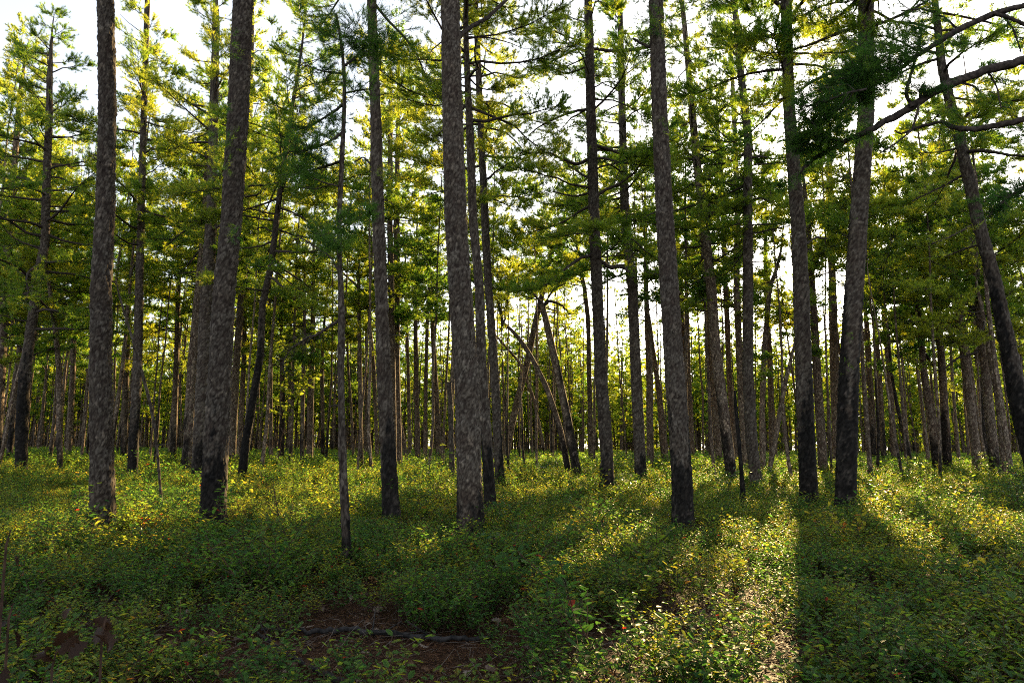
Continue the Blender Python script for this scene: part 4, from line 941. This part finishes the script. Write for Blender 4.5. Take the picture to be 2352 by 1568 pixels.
# ------------------------------------------------------------------ saplings
def sapling(name, label, base_px, Y, h, lean=(0, 0), leaves=0, leaf=.10, mat=None, seed=0, forks=6, spread=.45, stems=1, r=.012, group=None, tint=(0, 1)):
    rng = np.random.default_rng(seed); X = at(base_px, 1050, Y)[0]; b = np.array([X, Y, float(zg(X, Y))]); o = root(name, b, label, 'sapling', group)
    g = Geo(); lf = Geo()
    for s in range(stems):
        P = [b - [0, 0, .03] + rng.normal(size=3) * [.04, .04, 0] * (stems > 1)]; d = np.array([lean[0] + rng.normal() * .08, lean[1] + rng.normal() * .05, 1.0])
        for k in range(7): d = norm(d + rng.normal(size=3) * .09); P.append(P[-1] + d * h / 7)
        P = np.array(P); tube(g, P, np.linspace(r, r * .3, 8), 6, 0); ends = [P[4:]]
        for f in range(forks):
            i = int(rng.integers(3, 7)); a = rng.random() * 6.28; e = norm(np.array([math.cos(a), math.sin(a) * .6, .5 + .5 * rng.random()])); l = spread * (.5 + .6 * rng.random()); Q = [P[i]]
            for k in range(4): e = norm(e + rng.normal(size=3) * .2 + [0, 0, .05]); Q.append(Q[-1] + e * l / 4)
            Q = np.array(Q); tube(g, Q, np.linspace(r * .45, r * .12, 5), 4, 0); ends.append(Q)
            for q in range(3):
                i2 = int(rng.integers(1, 5)); e2 = norm(e + rng.normal(size=3) * .8); tube(g, [Q[i2], Q[i2] + e2 * l * .18, Q[i2] + (e2 + [0, 0, .15]) * l * .35], [r * .2, r * .15, r * .08], 3, 0); ends.append(np.array([Q[i2], Q[i2] + e2 * l * .18, Q[i2] + (e2 + [0, 0, .15]) * l * .35]))
        if leaves:
            for k in range(leaves // stems):
                Q = ends[int(rng.integers(len(ends)))]; u = rng.random() * (len(Q) - 1); i = min(int(u), len(Q) - 2); p = Q[i] + (Q[i + 1] - Q[i]) * (u - i); a = rng.random() * 6.28
                lobed_leaf(lf, p, np.array([math.cos(a), math.sin(a), rng.normal() * .35]), norm((np.array([0, 0, 1.0]) + rng.normal(size=3) * .35)[None])[0], leaf * (.6 + .6 * rng.random()), 0, tint[0] + (tint[1] - tint[0]) * rng.random(), rng.normal() * .3)
    link(bpy.data.objects.new('stem', g.build('stem', [M_STEM], b)), o)
    if leaves: link(bpy.data.objects.new('foliage', lf.build('foliage', [mat or M_OAK], b)), o)
sapling('bare_sapling', 'leafless Y-forked sapling standing alone in the bushes left of the nearest slender pine', 657, 11.2, 1.05, leaves=0, seed=3, forks=7, spread=.55, r=.013)
G_OAK = 'young oaks in the undergrowth'
for px_, Y_, h_, nl, lab, sd in (
    (352, 9.3, .5, 40, 'low bluish-green oak seedling in the shade before the stout fringed pine', 1), (1008, 17, 1.35, 150, 'sunlit young oak left of the foot of the biggest trunk', 2),
    (960, 15.5, .8, 90, 'green leafy young oak right of the large dark pine', 3), (1128, 9.6, .45, 36, 'low oak seedling with big leaves right of the foot of the biggest trunk', 4),
    (1655, 19, 1.0, 160, 'broad-leaved bush at the foot of the brown leaning pine', 5), (1765, 17, 1.1, 110, 'leafy young oak between the wavy pale pine and the pine against the sun', 6),
    (2320, 16, .95, 130, 'leafy young oak bush at the right border', 7), (2270, 27, 1.2, 160, 'bright yellow-green bush near the crooked grey pine', 8), (2100, 27, 1.1, 180, 'bright yellow-green bush beside the thin black pole', 12),
    (640, 24, 1.1, 140, 'yellow-green bush right of the leaning burnt pine', 9), (1440, 20, .8, 90, 'leafy bush between the hollow-footed pine and the straight grey pine', 10), (205, 14, .8, 70, 'dark green young oak left of the biggest left pine', 11),
    (2010, 15, .9, 100, 'small green bush right of the foot of the blackest pine', 13), (1250, 26, 1.0, 140, 'pale bush under the arch of bent pines', 14)):
    sapling('oak_sapling', lab, px_, Y_, h_, leaves=nl, seed=50 + sd, forks=8, spread=h_ * .5, stems=2, r=.008, leaf=.085 if Y_ < 20 else .12, group=G_OAK, tint=(.2, 1) if 'bright' in lab or 'sunlit' in lab else (0, .8))  # sunlight put into the leaf colour: the sunlit oak gets lighter, yellower tints
# a tall bright young oak far behind
sapling('oak_sapling', 'tall slim oak with bright yellow leaves far behind the leaning burnt pine', 632, 33, 6.5, leaves=900, seed=99, forks=26, spread=1.3, stems=1, r=.03, leaf=.22, group=G_OAK, tint=(.7, 1))
traced_pts = None
# dead leafy twigs very close to the camera, bottom left
def dry_sprig(label, px_, py_, Y, h, n, seed, leaf=.11, sp=.07):
    rng = np.random.default_rng(seed); c = at(px_, py_, Y); b = np.array([c[0] - .05, c[1] + .05, float(zg(c[0], c[1]))]); o = root('dry_oak_sprig', b, label, 'dead twig', 'dead oak twigs close to the camera')
    g = Geo(); m = (b + c) / 2 + np.array([.03, 0, .05]); tube(g, [b, m, c, c + [0.01, 0, .05]], [.006, .005, .004, .002], 6, 0)
    link(bpy.data.objects.new('stem', g.build('stem', [M_STEM], b)), o); lf = Geo()
    for k in range(n):
        p = c + rng.normal(size=3) * sp * np.array([1.3, .6, .9]); D = norm((np.array([rng.normal() * .6, rng.normal() * .5, -.8]))[None])[0]; N_ = norm((np.array([0, -1.0, .2]) + rng.normal(size=3) * .7)[None])[0]
        lobed_leaf(lf, p, D, N_, leaf * (.7 + .5 * rng.random()), 0, .12 * rng.random(), rng.normal() * .9)
        tube(g, [c, p], [.002, .0015], 3, 0)
    link(bpy.data.objects.new('foliage', lf.build('foliage', [M_DRY], b)), o)
dry_sprig('larger bunch of curled dark brown dead oak leaves on a twig at bottom left', 235, 1450, 2.3, .8, 9, 5, leaf=.06, sp=.055)
dry_sprig('single curled dead brown leaf on a twig at the left border, above the shaded bushes', 14, 1252, 2.3, .9, 2, 6, leaf=.06, sp=.015)
dry_sprig('dim cluster of dead brown leaves at the left border below the curled leaf', 20, 1420, 2.4, .6, 3, 7, leaf=.06, sp=.04)
dry_sprig('lowest bunch of dead brown oak leaves at the bottom edge, left of the larger bunch', 120, 1530, 2.2, .6, 5, 8, leaf=.06)


# pines that would share a label although the place in the picture tells them apart
seen = {}
for o in list(bpy.data.objects):
    if o.parent is None and o.get('category') == 'tree': seen.setdefault(o['label'], []).append(o)
for lab, os_ in seen.items():
    k = len(os_)
    if 2 <= k <= 4:
        os_.sort(key=lambda o: o.location.x / o.location.y)
        wd = {2: ('left-hand', 'right-hand'), 3: ('leftmost', 'middle', 'rightmost'), 4: ('leftmost', 'middle-left', 'middle-right', 'rightmost')}[k]
        for w_, o in zip(wd, os_):
            o['label'] = w_ + ' ' + lab if not lab.startswith('one of') else w_ + ' thin far pine of the few ' + lab.split('far pines ')[1]
